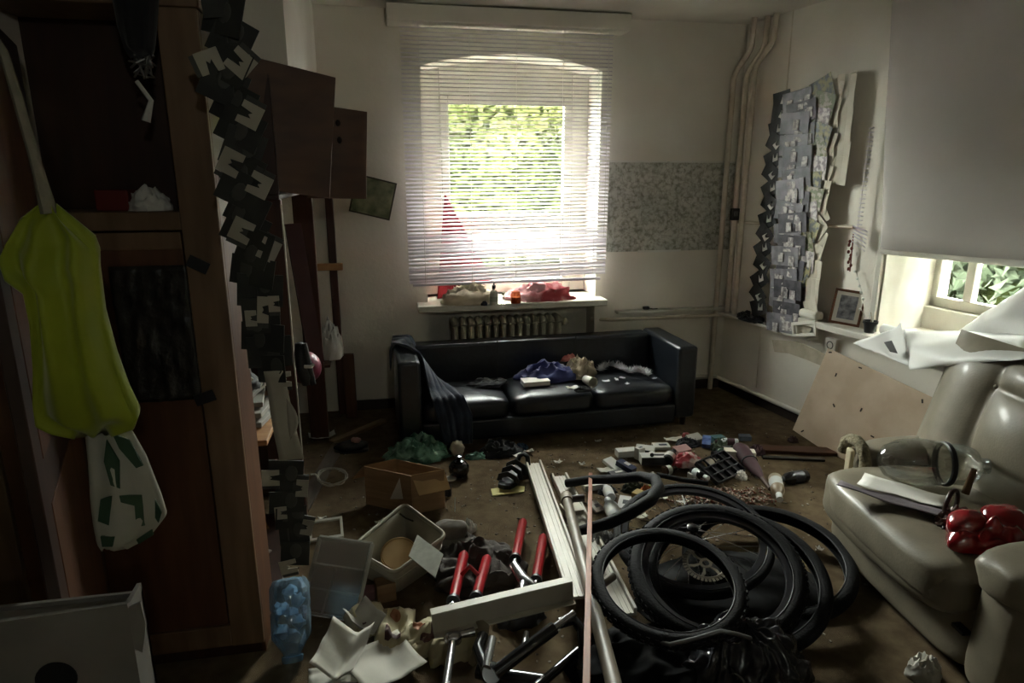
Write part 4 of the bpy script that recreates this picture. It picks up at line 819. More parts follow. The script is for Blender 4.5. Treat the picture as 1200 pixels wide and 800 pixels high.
# ---- things on the armchair
def AP(px, py, z): return PZ(px, py, z)
SZ = .43
c = AP(1078, 572, SZ); M = Matrix.Translation(c+V((0, .03, .098))) @ Matrix.Rotation(radians(-20), 4, 'Z') @ Matrix.Rotation(pi/2, 4, 'Y')
t = thing('lantern_glass', 'large clear glass globe with dark ring lying on the armchair seat', 'glass globe', M)
m_gl = clear_mat('globe_glass', 'dcdcd6', .3, .04, .08, 'c0bfb8')
mb = MB(M); mb.lathe([(.03, -.14), (.06, -.12), (.085, -.07), (.095, 0), (.088, .06), (.08, .10)], 28, cap=False); mb.build('globe', m_gl, t, smooth=60)
mb = MB(M); mb.lathe([(.081, .085), (.087, .09), (.087, .105), (.081, .11)], 28, cap=False); mb.build('rubber_ring', m_black, t, smooth=40)
mb = MB(M); mb.lathe([(.08, .11), (.08, .16), (.065, .20), (.03, .22), (.03, .25), (.001, .25)], 24, cap=False); mb.build('lid', m_gl, t, smooth=50)
mb = MB(); A = AP(1138, 588, SZ); mb.tube([A+V((0, .03, .02)), A+V((.02, .03, .12))], [.014, .010], 8); tag(mb.build('wooden_peg', mat('peg_wood', '5c4326', .6), smooth=50), 'short brown wooden peg standing on the armchair behind the glass globe', 'peg')
M = TR(AP(1058, 584, SZ)+V((0, 0, .015)), -.9); mb = MB(M); mb.grid(8, 8, sheet_fn(.30, .12, .012, 0, 4)); tag(mb.build('white_sheet', m_paper, smooth=180, solid=.001), 'white paper sheet under the glass globe on the armchair seat', 'paper')
M = TR(AP(1045, 592, SZ)+V((0, 0, .008)), -.95); mb = MB(M); mb.grid(14, 4, sheet_fn(.38, .05, .01, 0, 6)); tag(mb.build('grey_strap', mat('lilac_grey_cloth', '6d6468', .8), smooth=180, solid=.004), 'flat lilac grey strap along the armchair seat edge', 'strap')
mb = MB(); c = AP(1112, 606, SZ); mb.tube([c+V((.045*cos(a), .02*cos(a), .05+.055*sin(a))) for a in [2*pi*k/18 for k in range(18)]], .008, 8, closed=True); tag(mb.build('dark_hoop', mat('dark_brown_plastic', '2a1713', .35), smooth=60), 'dark brown ring standing beside the red glove on the armchair', 'ring')
mb = MB(); c = AP(1118, 612, SZ); crumple(mb, c+V((0, -.01, 0)), .07, .05, .05, 13, .5, 3); tag(mb.build('brown_plastic_wrap', mat('brown_wrap', '3a2622', .25, c2='6d5a50', sc=20, coat=.6), smooth=40), 'crinkled brown plastic wrap left of the red glove', 'wrap')
m_redg = mat('red_gloss', '8e1018', .22, c2='6e0a12', sc=8, coat=.7)
gv = thing('boxing_glove', 'glossy red boxing glove lying on the armchair seat', 'glove', AP(1165, 640, SZ))
c = AP(1160, 640, SZ)
mb = MB(); crumple(mb, c, .13, .09, .10, 21, .4, 1.8, 44, 18, rid=False); mb.build('glove_body', m_redg, gv, smooth=180)
mb = MB(); mb.ball(c+V((-.06, .04, .06)), (.07, .055, .055), 18, 12, .15, 2, 3); mb.ball(c+V((.06, .02, .07)), (.085, .065, .06), 18, 12, .15, 2, 5); mb.build('thumb', m_redg, gv, smooth=180)
# ================================================================== things on the floor
m_blue_pet = clear_mat('blue_plastic', 'c4dcec', .3, .08, .25, 'b5d3e6')
m_clear = clear_mat('clear_plastic', 'e3e4e0', .25, .15, .15, 'c9cac4')
m_bin = mat('bin_plastic', 'a19b8b', .5, c2='938d7d', sc=5)
m_alu = mat('white_profile', 'bfbaad', .5, c2='b1ab9d', sc=3)
m_rub = mat('tyre_rubber', '0e0e10', .75, c2='131315', sc=30, bump=.3, bsc=120, spec=.25)
m_rubg = mat('tyre_sidewall', '1c1c1f', .6, spec=.3)
m_alloy = mat('wheel_alloy', '4a4a4e', .3, m=.8)
m_steel = mat('bright_steel', 'b8b8ba', .25, m=.95)
m_redp = mat('red_lacquer', 'a3121e', .3, c2='8c0e18', sc=8, coat=.5)
m_bfr = mat('black_lacquer', '121214', .25, coat=.5)
m_grey = mat('grey_wool', '6a645c', .95, c2='58524a', sc=20)
m_dkcl = mat('dark_grey_cloth', '3a3430', .92, c2='4d4640', sc=9, bump=.3, bsc=60)
# ---- blue bottle
A = PZ(343, 772, .02); ax = V((-.01, .13, .235)).normalized(); M = frame_to(A, A+ax) @ Matrix.Rotation(pi/2, 4, 'Y')
t = thing('water_bottle', 'large blue plastic bottle resting mouth down beside the wardrobe', 'bottle', M)
mb = MB(M); mb.lathe([(.030, 0), (.030, .02), (.040, .035), (.066, .075), (.068, .15), (.064, .16), (.068, .17), (.068, .235), (.055, .26), (.02, .265)], 28, cap=False); mb.build('body', m_blue_pet, t, smooth=50)
mb = MB(M); mb.lathe([(.034, -.008), (.036, .0), (.036, .012), (.031, .014)], 24, cap=False); mb.build('neck_ring', clear_mat('blue_ring', '7fb0d4', .5, .1, .4, '8fb8d4'), t, smooth=45)
for i in range(7):
    mb = MB(M); a = i*2.1; mb.ball((.03*cos(a), .03*sin(a), .07+.024*i), (.028, .024, .022), 10, 7, .7, 2.2, i); mb.build('crumpled_paper', mat('blue_paper', 'c5d8e6', .8, c2='93b3cc', sc=20), t, smooth=40)
# ---- clear organiser box standing on edge
BL = PZ(350, 717, .012); _ex = (PZ(409, 727, .012)-BL).normalized(); _ey = PY(372, 628, 2.44)-BL; _ey -= _ex*_ey.dot(_ex); TL = BL+_ey; TR_ = TL+_ex*.225; BR = BL+_ex*.225
t = thing('organizer_box', 'clear plastic compartment box leaning beside the storage bin', 'box', BL)
nrm = (TR_-TL).cross(BL-TL).normalized()
if nrm.y < 0: nrm = -nrm
def quad(mb, P, n_, th):
    P = [V(p) for p in P]; mb.add([p for p in P]+[p+n_*th for p in P], [(0, 1, 2, 3), (7, 6, 5, 4), (0, 4, 5, 1), (1, 5, 6, 2), (2, 6, 7, 3), (3, 7, 4, 0)])
mb = MB(); quad(mb, [TL, TR_, BR, BL], nrm, .003); mb.build('lid_pane', m_clear, t)
mb = MB(); quad(mb, [p+nrm*.04 for p in (TL, TR_, BR, BL)], nrm, .003); mb.build('tray_back', mat('frosted_back', '8f8e88', .5), t)
m_rim = mat('frosted_rim', 'b9b8b1', .4)
C4 = [TL, TR_, BR, BL]
for i in range(4):
    mb = MB(); mb.tube([C4[i]+nrm*.02, C4[(i+1) % 4]+nrm*.02], .009, 6, flat=1); mb.build('rim', m_rim, t, smooth=60)
for f in (.36, .68):
    mb = MB(); a, b = TL.lerp(BL, f), TR_.lerp(BR, f); mb.tube([a+nrm*.012, b+nrm*.012], .006, 6); mb.build('divider', m_rim, t)
mb = MB(); a, b = TL.lerp(TR_, .45).lerp(BL.lerp(BR, .45), .36), BL.lerp(BR, .4); mb.tube([a+nrm*.012, b+nrm*.012], .005, 6); mb.build('divider', m_rim, t)
# ---- small white frame behind it
M = TR(PZ(382, 640, .0)+V((0, .05, .004)), .1, .5); t = thing('photo_frame', 'small empty white frame behind the clear compartment box', 'frame', M)
for cxx, cyy, dx, dy in ((0, .005, .15, .012), (0, .10, .15, .012), (-.07, .052, .012, .1), (.07, .052, .012, .1)):
    mb = MB(M); mb.box((cxx, cyy, .006), (dx, dy, .012)); mb.build('frame_side', m_white, t)
# ---- storage bin with disc and card
rim = [PZ(411, 642, .17), PZ(474, 590, .17), PZ(523, 627, .17), PZ(462, 672, .15)]
ctr = sum(rim, V((0, 0, 0)))/4
t = thing('storage_bin', 'beige plastic storage bin lying open beside the cardboard box', 'bin', (ctr.x, ctr.y, 0))
bot = [V((ctr.x+(p.x-ctr.x)*.78, ctr.y+(p.y-ctr.y)*.78+.04, .006)) for p in rim]
def rounded(P, k=.12, n=4):
    out = []
    for i in range(len(P)):
        a, b, c = P[i-1], P[i], P[(i+1) % len(P)]; s, e = b.lerp(a, k), b.lerp(c, k)
        for j in range(n+1): q = j/n; out.append(s.lerp(b, q).lerp(b.lerp(e, q), q))
    return out
ro, bo = rounded(rim), rounded(bot); nn = len(ro)
mb = MB(); mb.add(ro+bo, [(i, (i+1) % nn, nn+(i+1) % nn, nn+i) for i in range(nn)]+[tuple(range(nn, 2*nn))]); mb.build('bin_shell', m_bin, t, smooth=50, solid=.006)
mb = MB(); mb.tube([p+V((0, 0, .0)) for p in ro], .009, 6, closed=True); mb.build('rim', m_bin, t, smooth=60)
mid = [a.lerp(b, .35)+(a-V((ctr.x, ctr.y, a.z))).normalized()*.004 for a, b in zip(ro, bo)]
mb = MB(); mb.tube(mid, .005, 5, closed=True); mb.build('rib', m_bin, t, smooth=60)
mb = MB(); mb.tube([rim[1].lerp(rim[0], .1)+V((-.0, -.02, -.02)), rim[1]+V((0, -.04, -.05)), rim[1].lerp(rim[2], .2)+V((0, -.03, -.04))], .004, 5); mb.build('handle_slot', mat('slot_dark', '3a352c', .7), t)
c = PZ(468, 652, .06); M = Matrix.Translation(c+V((0, .02, .0))) @ Matrix.Rotation(radians(28), 4, 'X'); t = thing('wooden_disc', 'round light wooden disc inside the storage bin', 'disc', M)
mb = MB(M); mb.lathe([(.001, -.006), (.078, -.006), (.08, 0), (.078, .006), (.001, .006)], 32); mb.build('disc', mat('disc_wood', 'a98a5c', .7, c2='9a7b4e', sc=10), t, smooth=45)
mb = MB(M); mb.lathe([(.07, .006), (.072, .008), (.074, .006)], 32, cap=False); mb.build('turned_edge', mat('disc_edge', '8a6b40', .7), t, smooth=45)
P4 = [PZ(489, 627, .235), PZ(521, 646, .215), PZ(510, 677, .19), PZ(479, 652, .20)]; P4[1] = P4[0]+P4[2]-P4[3]
mb = MB(); quad(mb, P4, V((0, .3, 1)).normalized(), .003); tag(mb.build('white_card', mat('speckled_card', 'aeb0a4', .8, c2='9fa196', sc=40)), 'pale speckled card sticking out of the storage bin', 'card')
# ---- cardboard box
TZ = .21; tc_ = [PZ(427, 546, TZ), PZ(464, 538, TZ), PZ(520, 550, TZ), PZ(482, 557, TZ)]
t = thing('cardboard_box', 'open brown cardboard box standing before the sofa', 'box', (sum(tc_, V((0, 0, 0)))/4).to_2d().to_3d())
for i in range(4):
    a, b = tc_[i], tc_[(i+1) % 4]; n_ = V((0, 0, 1)).cross(b-a).normalized(); mb = MB()
    quad(mb, [V((a.x, a.y, .004)), V((b.x, b.y, .004)), b, a], n_, .004); mb.build('side', m_card, t)
mb = MB(); mb.add([V((p.x, p.y, z_)) for z_ in (.002, .006) for p in tc_], [(3, 2, 1, 0), (4, 5, 6, 7), (0, 1, 5, 4), (1, 2, 6, 5), (2, 3, 7, 6), (3, 0, 4, 7)]); mb.build('bottom', m_card, t)
fl = [tc_[2], tc_[3], PZ(491, 581, .10), PZ(528, 573, .10)]
mb = MB(); quad(mb, fl, V((0, -.3, 1)).normalized(), .004); mb.build('flap', mat('cardboard_light', 'c2a378', .85, c2='b4956a', sc=4), t)
a, b = tc_[0], tc_[1]; fl = [a, b, b+V((-.07, .05, -.09)), a+V((-.07, .05, -.09))]; mb = MB(); quad(mb, fl, V((-.3, .3, 1)).normalized(), .004); mb.build('flap', m_card, t)
mb = MB(); a = tc_[3].lerp(tc_[0], .25); mb.add([V((a.x, a.y-.012, .19)), V((a.x-.05, a.y-.006, .08)), V((a.x+.012, a.y-.018, .08))], [(0, 1, 2)]); mb.build('tape_scrap', mat('dull_tape', '9a9488', .6), t, solid=.002)
# ---- coil of white cable
c = PZ(390, 566, .0); M = TR(c+V((0, 0, .04)), .2, .25, .1); t = thing('cable_coil', 'loose coil of white cable on the carpet by the closet', 'cable', M)
mb = MB(M); pts = []
for k in range(90): a = k*2*pi/24; r_ = .075+.006*sin(k*.9); pts.append(V((r_*cos(a), r_*.95*sin(a), .006*sin(k*.37))))
mb.tube(pts, .0035, 6); mb.build('coil', mat('white_cable', 'b5b2a8', .5), t, smooth=60)
mb = MB(M); mb.tube([(-.075, .0, 0), (-.085, .03, .0), (-.11, .03, -.0)], .0045, 6); mb.build('plug_end', m_white, t, smooth=60)
# ---- planks and strips by the closet
def strip(name, label, cat, a, b, w_, h_, m, group=None, roll=0):
    M = frame_to(a, b, roll); L_ = (V(b)-V(a)).length; mb = MB(M); mb.box((L_/2, 0, h_/2), (L_, w_, h_)); return tag(mb.build(name, m, bevel=.002), label, cat, group)
m_oldw = mat('old_wood', '7d6748', .75, c2='6a553a', sc=4, aniso=(1, 10, 10))
strip('wood_plank', 'narrow pale plank lying by the back wall left of the sofa', 'plank', PZ(388, 520, 0), PZ(450, 494, 0), .05, .02, m_oldw)
strip('wood_strip', 'dark flat strip of wood lying along the closet', 'strip', PZ(352, 600, 0), PZ(398, 520, 0), .08, .012, mat('grey_brown_wood', '4f4335', .8, c2='42372b', sc=5, aniso=(1, 8, 8)))
M = TR(PZ(378, 515, 0)+V((0, 0, .002)), .2); mb = MB(M); mb.grid(8, 6, sheet_fn(.16, .08, .03, 0, 4)); tag(mb.build('curled_paper', m_paper, smooth=180, solid=.001), 'curled white paper at the foot of the closet', 'paper')
sh = thing('black_trainer', 'black trainer with a pink tongue lying left of the green bag', 'shoe', PZ(414, 530, 0))
mb = MB(); c = PZ(412, 530, 0); mb.ball(c+V((0, .02, .035)), (.10, .045, .035), 18, 10, .25, 2, 2); mb.build('upper', m_shoe, sh, smooth=180)
mb = MB(); mb.ball(c+V((.0, .02, .01)), (.105, .05, .012), 18, 6, p=.6); mb.build('sole', m_black, sh, smooth=60)
mb = MB(); mb.ball(c+V((.03, .015, .072)), (.03, .025, .018), 10, 6, .4, 3, 1); mb.build('tongue', mat('pale_pink', 'a98078', .8), sh, smooth=180)
# ---- green bag, white lid, black kettle pot
mb = MB(); crumple(mb, PZ(490, 538, 0)+V((0, .04, 0)), .17, .10, .11, 17, .5, 2.8, 48, 18); tag(mb.build('green_plastic_bag', mat('green_film', '33604e', .35, c2='7aa896', sc=14, lo=.45, hi=.6), smooth=40), 'crumpled green plastic bag in front of the sofa', 'bag')
M = Matrix.Translation(PZ(538, 557, 0)); t = thing('black_pot', 'small black pot with a knob lid on the carpet', 'pot', M)
mb = MB(M); mb.lathe([(.001, 0), (.04, .002), (.058, .03), (.056, .06), (.04, .08), (.001, .085)], 22); mb.build('body', m_bfr, t, smooth=50)
mb = MB(M); mb.lathe([(.03, .082), (.03, .09), (.012, .095), (.012, .11), (.02, .118), (.001, .122)], 16, cap=False); mb.build('lid', m_bfr, t, smooth=40)
mb = MB(); mb.ball(PZ(537, 538, 0)+V((0, .06, .045)), (.045, .04, .045), 16, 10, .3, 3, 4); tag(mb.build('white_plush', m_cream, smooth=60), 'small white crumpled ball behind the black pot', 'ball')
mb = MB(); crumple(mb, PZ(558, 536, 0), .06, .03, .03, 6, .5); tag(mb.build('green_film_scrap', MATS['green_film'], smooth=40), 'small green plastic scrap right of the white ball', 'scrap')
M = TR(PZ(528, 562, 0), .1); mb = MB(M); mb.lathe([(.001, .002), (.03, .003), (.034, .008), (.03, .011), (.001, .012)], 20); tag(mb.build('white_lid', m_white, smooth=50), 'small round white lid at the corner of the cardboard box', 'lid')
mb = MB(TR(PZ(524, 580, 0), .3)); mb.lathe([(.001, 0), (.024, .001), (.024, .045), (.02, .05), (.001, .05)], 14); tag(mb.build('black_film_can', m_black, smooth=45), 'small black can standing at the flap of the cardboard box', 'can')
# ---- dark bundle and papers under the sofa edge, sandal
mb = MB(); crumple(mb, PZ(588, 533, 0)+V((0, .03, 0)), .12, .07, .07, 5, .5); tag(mb.build('dark_bundle', m_blkcloth, smooth=60), 'black cloth bundle under the front edge of the sofa', 'cloth')
mb = MB(); crumple(mb, PZ(611, 525, 0), .04, .03, .03, 8, .4); tag(mb.build('blue_rag', mat('dull_blue', '31485c', .8), smooth=60), 'small dull blue rag under the sofa edge', 'rag')
sd = thing('sandal', 'black strappy sandal lying on a yellow note', 'sandal', PZ(600, 568, 0))
_h, _t = PZ(613, 549, .012), PZ(592, 572, .012); M = frame_to((_h+_t)/2, (_h+_t)/2+(_t-_h)) @ Matrix.Scale(1.2, 4); 
mb = MB(M); mb.prism([(-.12, -.02), (-.11, -.036), (-.05, -.034), (.02, -.036), (.08, -.042), (.12, -.03), (.125, 0), (.115, .03), (.07, .042), (.0, .032), (-.07, .034), (-.115, .028)], 0, .022); mb.build('sole', m_black, sd, bevel=.005)
for x, h_ in ((.075, .035), (.03, .048), (-.02, .055)):
    mb = MB(M); mb.tube([(x, -.042, .015), (x, -.036, .015+h_*.7), (x, 0, .02+h_), (x, .036, .015+h_*.7), (x, .042, .015)], .014, 6, flat=.4); mb.build('strap', m_shoe, sd, smooth=60)
mb = MB(M); mb.tube([(-.10, -.03, .02), (-.115, -.02, .06), (-.122, 0, .07), (-.115, .02, .06), (-.10, .03, .02)], .012, 6); mb.build('heel_counter', m_shoe, sd, smooth=60)
mb = MB(TR(PZ(595, 576, 0)+V((0, 0, .001)), .1)); mb.prism([(-.09, -.03), (.08, -.035), (.10, .02), (.05, .05), (-.08, .045)], 0, .006); tag(mb.build('yellow_note', mat('yellow_paper', 'd8cf8c', .8)), 'pale yellow note lying under the sandal', 'paper')
# ---- long white profiles
def profile(label, pa, pb, wa, hz):
    M = frame_to(pa, pb); L_ = (pb-pa).length; t = thing('white_profile', label, 'profile', M, 'white profile boards')
    mb = MB(M); mb.box((L_/2, 0, .006), (L_, wa, .012)); mb.build('web', m_alu, t)
    for s in (-1, 1):
        mb = MB(M); mb.box((L_/2, s*(wa/2-.006), .018), (L_, .012, .030)); mb.build('flange', m_alu, t, bevel=.003)
    for s in (-.28, 0, .22):
        mb = MB(M); mb.box((L_/2, s*wa, .013), (L_, .004, .004)); mb.build('ridge', m_alu, t)
profile('long white ridged profile board, left of the two lying towards the sofa', PZ(625, 545, .03), PZ(678, 702, .13), .088, 0)
profile('long white ridged profile board behind the grey pipe', PZ(655, 560, .01), PZ(733, 722, .03), .088, 0)
# L profile lying across in front of the red fork
a, b = PZ(508, 742, .09), PZ(672, 702, .13); M = frame_to(a, b); L_ = (b-a).length
t = thing('angle_profile', 'white angle profile lying across in front of the red forks', 'profile', M)
mb = MB(M); mb.box((L_/2, 0, .035), (L_, .006, .075)); mb.build('upright_flange', m_alu, t, bevel=.002)
mb = MB(M); mb.box((L_/2, .016, .073), (L_, .036, .006)); mb.build('top_flange', m_alu, t, bevel=.002)
mb = MB(M); mb.box((L_/2, -.012, .0), (L_, .028, .006)); mb.build('bottom_flange', m_alu, t, bevel=.002)
# grey pipe with elbow
m_gp = mat('grey_brown_pipe', '7a7060', .5, c2='665c4d', sc=8)
a, b = PZ(664, 585, .10), PZ(722, 812, .24); t = thing('metal_pipe', 'long grey metal pipe lying over the white profile boards', 'pipe', a)
mb = MB(); mb.tube([a, b], .024, 12); mb.build('tube', m_gp, t, smooth=60)
mb = MB(); mb.tube([a-(b-a).normalized()*.03, a+(b-a).normalized()*.03], .03, 12); mb.ball(a-(b-a).normalized()*.03, .03, 12, 8); mb.build('elbow', m_gp, t, smooth=60)
mb = MB(); mb.tube([a, PZ(684, 583, .10)], .018, 10); mb.build('branch', m_wd3, t, smooth=60)
c1 = a.lerp(b, .62); mb = MB(); mb.tube([c1, c1+(PZ(728, 690, .13)-PZ(705, 707, .13))*1.15], .015, 10); mb.build('side_branch', m_gp, t, smooth=60)
# copper coloured stick
strip('copper_stick', 'long orange brown stick lying over the pile towards the camera', 'stick', PZ(692, 556, .10), PZ(687, 812, .36), .02, .012, mat('orange_wood', '8f4f2a', .55, c2='7a3f1f', sc=8, aniso=(1, 12, 12)))
# ---- red suspension forks
def fork(label, legs, z0, z1, crown, silver):
    t = thing('suspension_fork', label, 'bicycle fork', PZ(*legs[0][1], 0), 'red bicycle forks'); ends = []
    for (pt_, pb_) in legs:
        a, b = PZ(*pt_, z0), PZ(*pb_, z1)
        mb = MB(); mb.tube([a, a.lerp(b, .06), a.lerp(b, .93), b], [.014, .021, .019, .023], 14); mb.build('lower_leg', m_redp, t, smooth=50)
        e = b+(b-a).normalized()*silver; ends.append(e)
        if silver: mb = MB(); mb.tube([b, e], .012, 12); mb.build('stanchion', m_steel, t, smooth=60)
        mb = MB(); mb.tube([b-(b-a).normalized()*.012, b+(b-a).normalized()*.006], .024, 14); mb.build('wiper_seal', m_black, t, smooth=50)
    if crown:
        c = (ends[0]+ends[1])/2; d = (ends[0]-V(PZ(*legs[0][0], z0))).normalized()
        mb = MB(); mb.tube([ends[0], c+d*.035, ends[1]], [.02, .026, .02], 10); mb.build('crown', m_steel, t, smooth=60)
        mb = MB(); mb.tube([c+d*.03, c+d*.12], .015, 12); mb.build('steerer', m_steel, t, smooth=60)
    else:
        mb = MB(); a, b = PZ(*legs[0][0], z0).lerp(PZ(*legs[0][1], z1), .55), PZ(*legs[1][0], z0).lerp(PZ(*legs[1][1], z1), .55); mb.tube([a, (a+b)/2+V((0, .0, .05)), b], .009, 8); mb.build('brace', m_redp, t, smooth=60)
fork('red bicycle fork with two thick legs, left one, on the dark cloth', [((544, 648), (531, 704)), ((571, 653), (558, 700))], .10, .15, False, .03)
fork('red bicycle fork with silver stanchions, right one beside the profile board', [((613, 610), (604, 655)), ((637, 628), (628, 680))], .06, .12, True, .06)
# ---- dark cloth heap and grey cap
mb = MB(); crumple(mb, PZ(570, 690, 0)+V((-.02, .12, 0)), .19, .17, .10, 11, .45, 2.6, 56, 20); tag(mb.build('dark_jacket', m_dkcl, smooth=60), 'crumpled dark grey jacket under the red forks', 'jacket')
mb = MB(); crumple(mb, PZ(538, 650, 0)+V((0, .02, 0)), .10, .07, .09, 31, .4, 2.6, 36, 14); tag(mb.build('dark_scarf', mat('striped_dark', '2c2826', .9, c2='5a544e', sc=16), smooth=60), 'dark striped scarf heap between the bin and the red fork', 'scarf')
cp = thing('grey_cap', 'grey wool cap lying behind the dark scarf', 'cap', PZ(528, 622, 0))
mb = MB(); c = PZ(527, 622, .10); mb.ball(c, (.085, .06, .05), 20, 12, .12, 2, 3); mb.build('crown', m_grey, cp, smooth=180)
mb = MB(TR(c+V((0, -.05, -.015)), .0, .25)); mb.prism([(.09*cos(a), -.04*sin(a)) for a in [pi*k/12 for k in range(13)]], 0, .006); mb.build('peak', m_grey, cp)
mb = MB(); crumple(mb, PZ(549, 622, 0), .035, .025, .05, 3, .5); tag(mb.build('white_tissue', m_paper, smooth=40), 'crumpled white tissue beside the grey cap', 'tissue')
# ---- cardboard bits, wrappers and sheets in the foreground
mb = MB(TR(PZ(452, 706, 0)+V((0, .03, .04)), .2)); mb.box((0, 0, 0), (.075, .06, .08)); tag(mb.build('small_carton', m_card, bevel=.003), 'little brown carton in front of the storage bin', 'carton')
mb = MB(TR(PZ(431, 705, 0)+V((0, .03, .02)), -.1)); mb.box((0, 0, 0), (.06, .05, .04)); tag(mb.build('pink_carton', mat('dull_pink', '96696a', .8), bevel=.003), 'little dull pink box beside the brown carton', 'carton')
m_wrap = mat('wrapper_paper', 'b5ab8c', .7, c2='a59a7a', sc=8); m_wpr = mat('wrapper_print', '4a2018', .7, c2='33140e', sc=60)
wr = [((430, 735), .15, .16, .3, 1), ((463, 748), .14, .22, -.1, 2), ((497, 757), .16, .15, .5, 3), ((535, 768), .20, .12, .1, 4)]
wl = ['leftmost of the crumpled brown printed bakery bags', 'tall crumpled bakery bag with a round brown mark, second from the left', 'crumpled bakery bag with a round brown mark touching the angle profile', 'rightmost crumpled bakery bag under the silver seat post']
for i, ((px, py), w_, l_, rz, sd_) in enumerate(wr):
    c = PZ(px, py, 0); M = TR(c+V((0, .02, .0)), rz, .1, 0); t = thing('paper_bag', wl[i], 'paper bag', M, 'bakery bags')
    def fw2(a, b, w_=w_, l_=l_, sd_=sd_):
        e = (1-(2*a-1)**4)*(1-(2*b-1)**4); return V(((a-.5)*w_, (b-.5)*l_, .012+.045*e+.05*noise.noise(V((a*2.5+sd_, b*2.5, sd_)))*e+.012*noise.noise(V((a*9, b*9, sd_)))))
    mb = MB(M); mb.grid(18, 18, fw2); mb.build('paper_skin', m_wrap, t, smooth=45, solid=.002)
    if i < 3:
        mb = MB(M); mb.grid(20, 16, lambda a, b: fw2(.3+.4*a, .15+.26*b*(.7+.3*sin(a*9)))+V((0, 0, .006))); mb.build('brown_print', m_wpr, t, smooth=60)
    if i in (1, 2):
        mb = MB(M); mb.grid(20, 6, lambda a, b: fw2(.5+.14*b*cos(a*2*pi), .72+.14*b*w_/l_*sin(a*2*pi))+V((0, 0, .006)), cu=True); mb.build('round_mark', mat('brown_mark', '8a5a3a', .7), t, smooth=60)
sheets = [((408, 786), .15, .18, -.4, .03, 'white paper sheet standing curled in front of the bakery bags', .05), ((450, 785), .22, .20, .5, .02, 'white paper sheet lying flat right of the curled sheet', .0), ((392, 800), .16, .10, .1, .01, 'white paper at the very bottom edge of the picture', .0), ((425, 745), .10, .12, .7, .02, 'pale folded leaflet behind the curled white sheet', .03)]
for i, ((px, py), w_, l_, rz, cu, lab, z_) in enumerate(sheets):
    M = TR(PZ(px, py, 0)+V((0, 0, .012+z_*.6)), rz, .25 if z_ else .03); mb = MB(M); mb.grid(12, 12, sheet_fn(w_, l_, cu, .1 if z_ else 0, i, .012)); tag(mb.build('paper_sheet', m_pap2 if i == 3 else mat('printer_paper', 'c4c1b6', .85), smooth=180, solid=.001), lab, 'paper', 'white sheets on the floor')
# ---- seat post, frame tubes
t = thing('seat_post', 'silver bicycle seat post with clamp in front of the angle profile', 'seat post', PZ(528, 770, 0))
a, b = PZ(531, 748, .10), PZ(521, 815, .10); mb = MB(); mb.tube([a, b], .0135, 14); mb.build('tube', m_steel, t, smooth=60)
mb = MB(); mb.ball(a, (.03, .022, .022), 14, 8, p=.7); mb.build('clamp_head', m_steel, t, smooth=60)
mb = MB(); mb.tube([a+V((.0, .01, .0)), a+V((.075, .015, .005))], [.010, .016], 10); mb.build('clamp_bolt', m_steel, t, smooth=50)
fr = thing('bicycle_frame', 'black bicycle frame half buried in the foreground pile', 'bicycle frame', PZ(620, 770, 0))
def ftube(pts, zs, r, m=m_bfr, name='tube'):
    mb = MB(); mb.tube([PZ(*p, z) for p, z in zip(pts, zs)], r, 14); mb.build(name, m, fr, smooth=60)
ftube([(580, 788), (650, 735)], [.12, .20], .021, name='down_tube'); ftube([(650, 735), (673, 718)], [.20, .22], .012, m_steel, 'stanchion'); ftube([(655, 730), (672, 726), (682, 738), (684, 760)], [.2, .2, .19, .16], .018, name='curved_tube')
ftube([(600, 830), (690, 752)], [.12, .12], .015, name='chain_stay'); ftube([(684, 745), (679, 782)], [.15, .13], .009, m_bfr, 'brake_hose')
ftube([(572, 792), (560, 760), (566, 745)], [.1, .1, .1], .02, name='seat_tube'); ftube([(577, 748), (570, 783)], [.14, .13], .014, m_steel, 'shock_shaft'); ftube([(617, 742), (614, 760)], [.1, .1], .012, m_steel, 'bolt_sleeve')
ftube([(560, 785), (585, 792), (640, 800)], [.08, .08, .08], .026, name='rocker'); 
mb = MB(); c = PZ(575, 788, .10); mb.lathe([(.03, -.03), (.034, -.02), (.034, .02), (.03, .03)], 18, Matrix.Translation(c) @ Matrix.Rotation(.9, 4, 'X')); mb.build('bottom_bracket', m_bfr, fr, smooth=45)
mb = MB(); c = PZ(608, 725, 0); crumple(mb, c, .09, .06, .06, 40, .4); tag(mb.build('black_grip', m_black, smooth=50), 'black rubber grip lump behind the bicycle frame', 'grip')
mb = MB(); c = PZ(552, 770, 0); mb.tube([c+V((.03, .08, .10)), c+V((.045, .0, .12)), c+V((.03, -.05, .08)), c+V((-.01, -.07, .03))], [.008, .02, .022, .012], 8, flat=.25); tag(mb.build('mudguard_piece', mat('beige_plastic', '857a62', .5), smooth=60), 'curved beige plastic strip beside the silver seat post', 'strip')
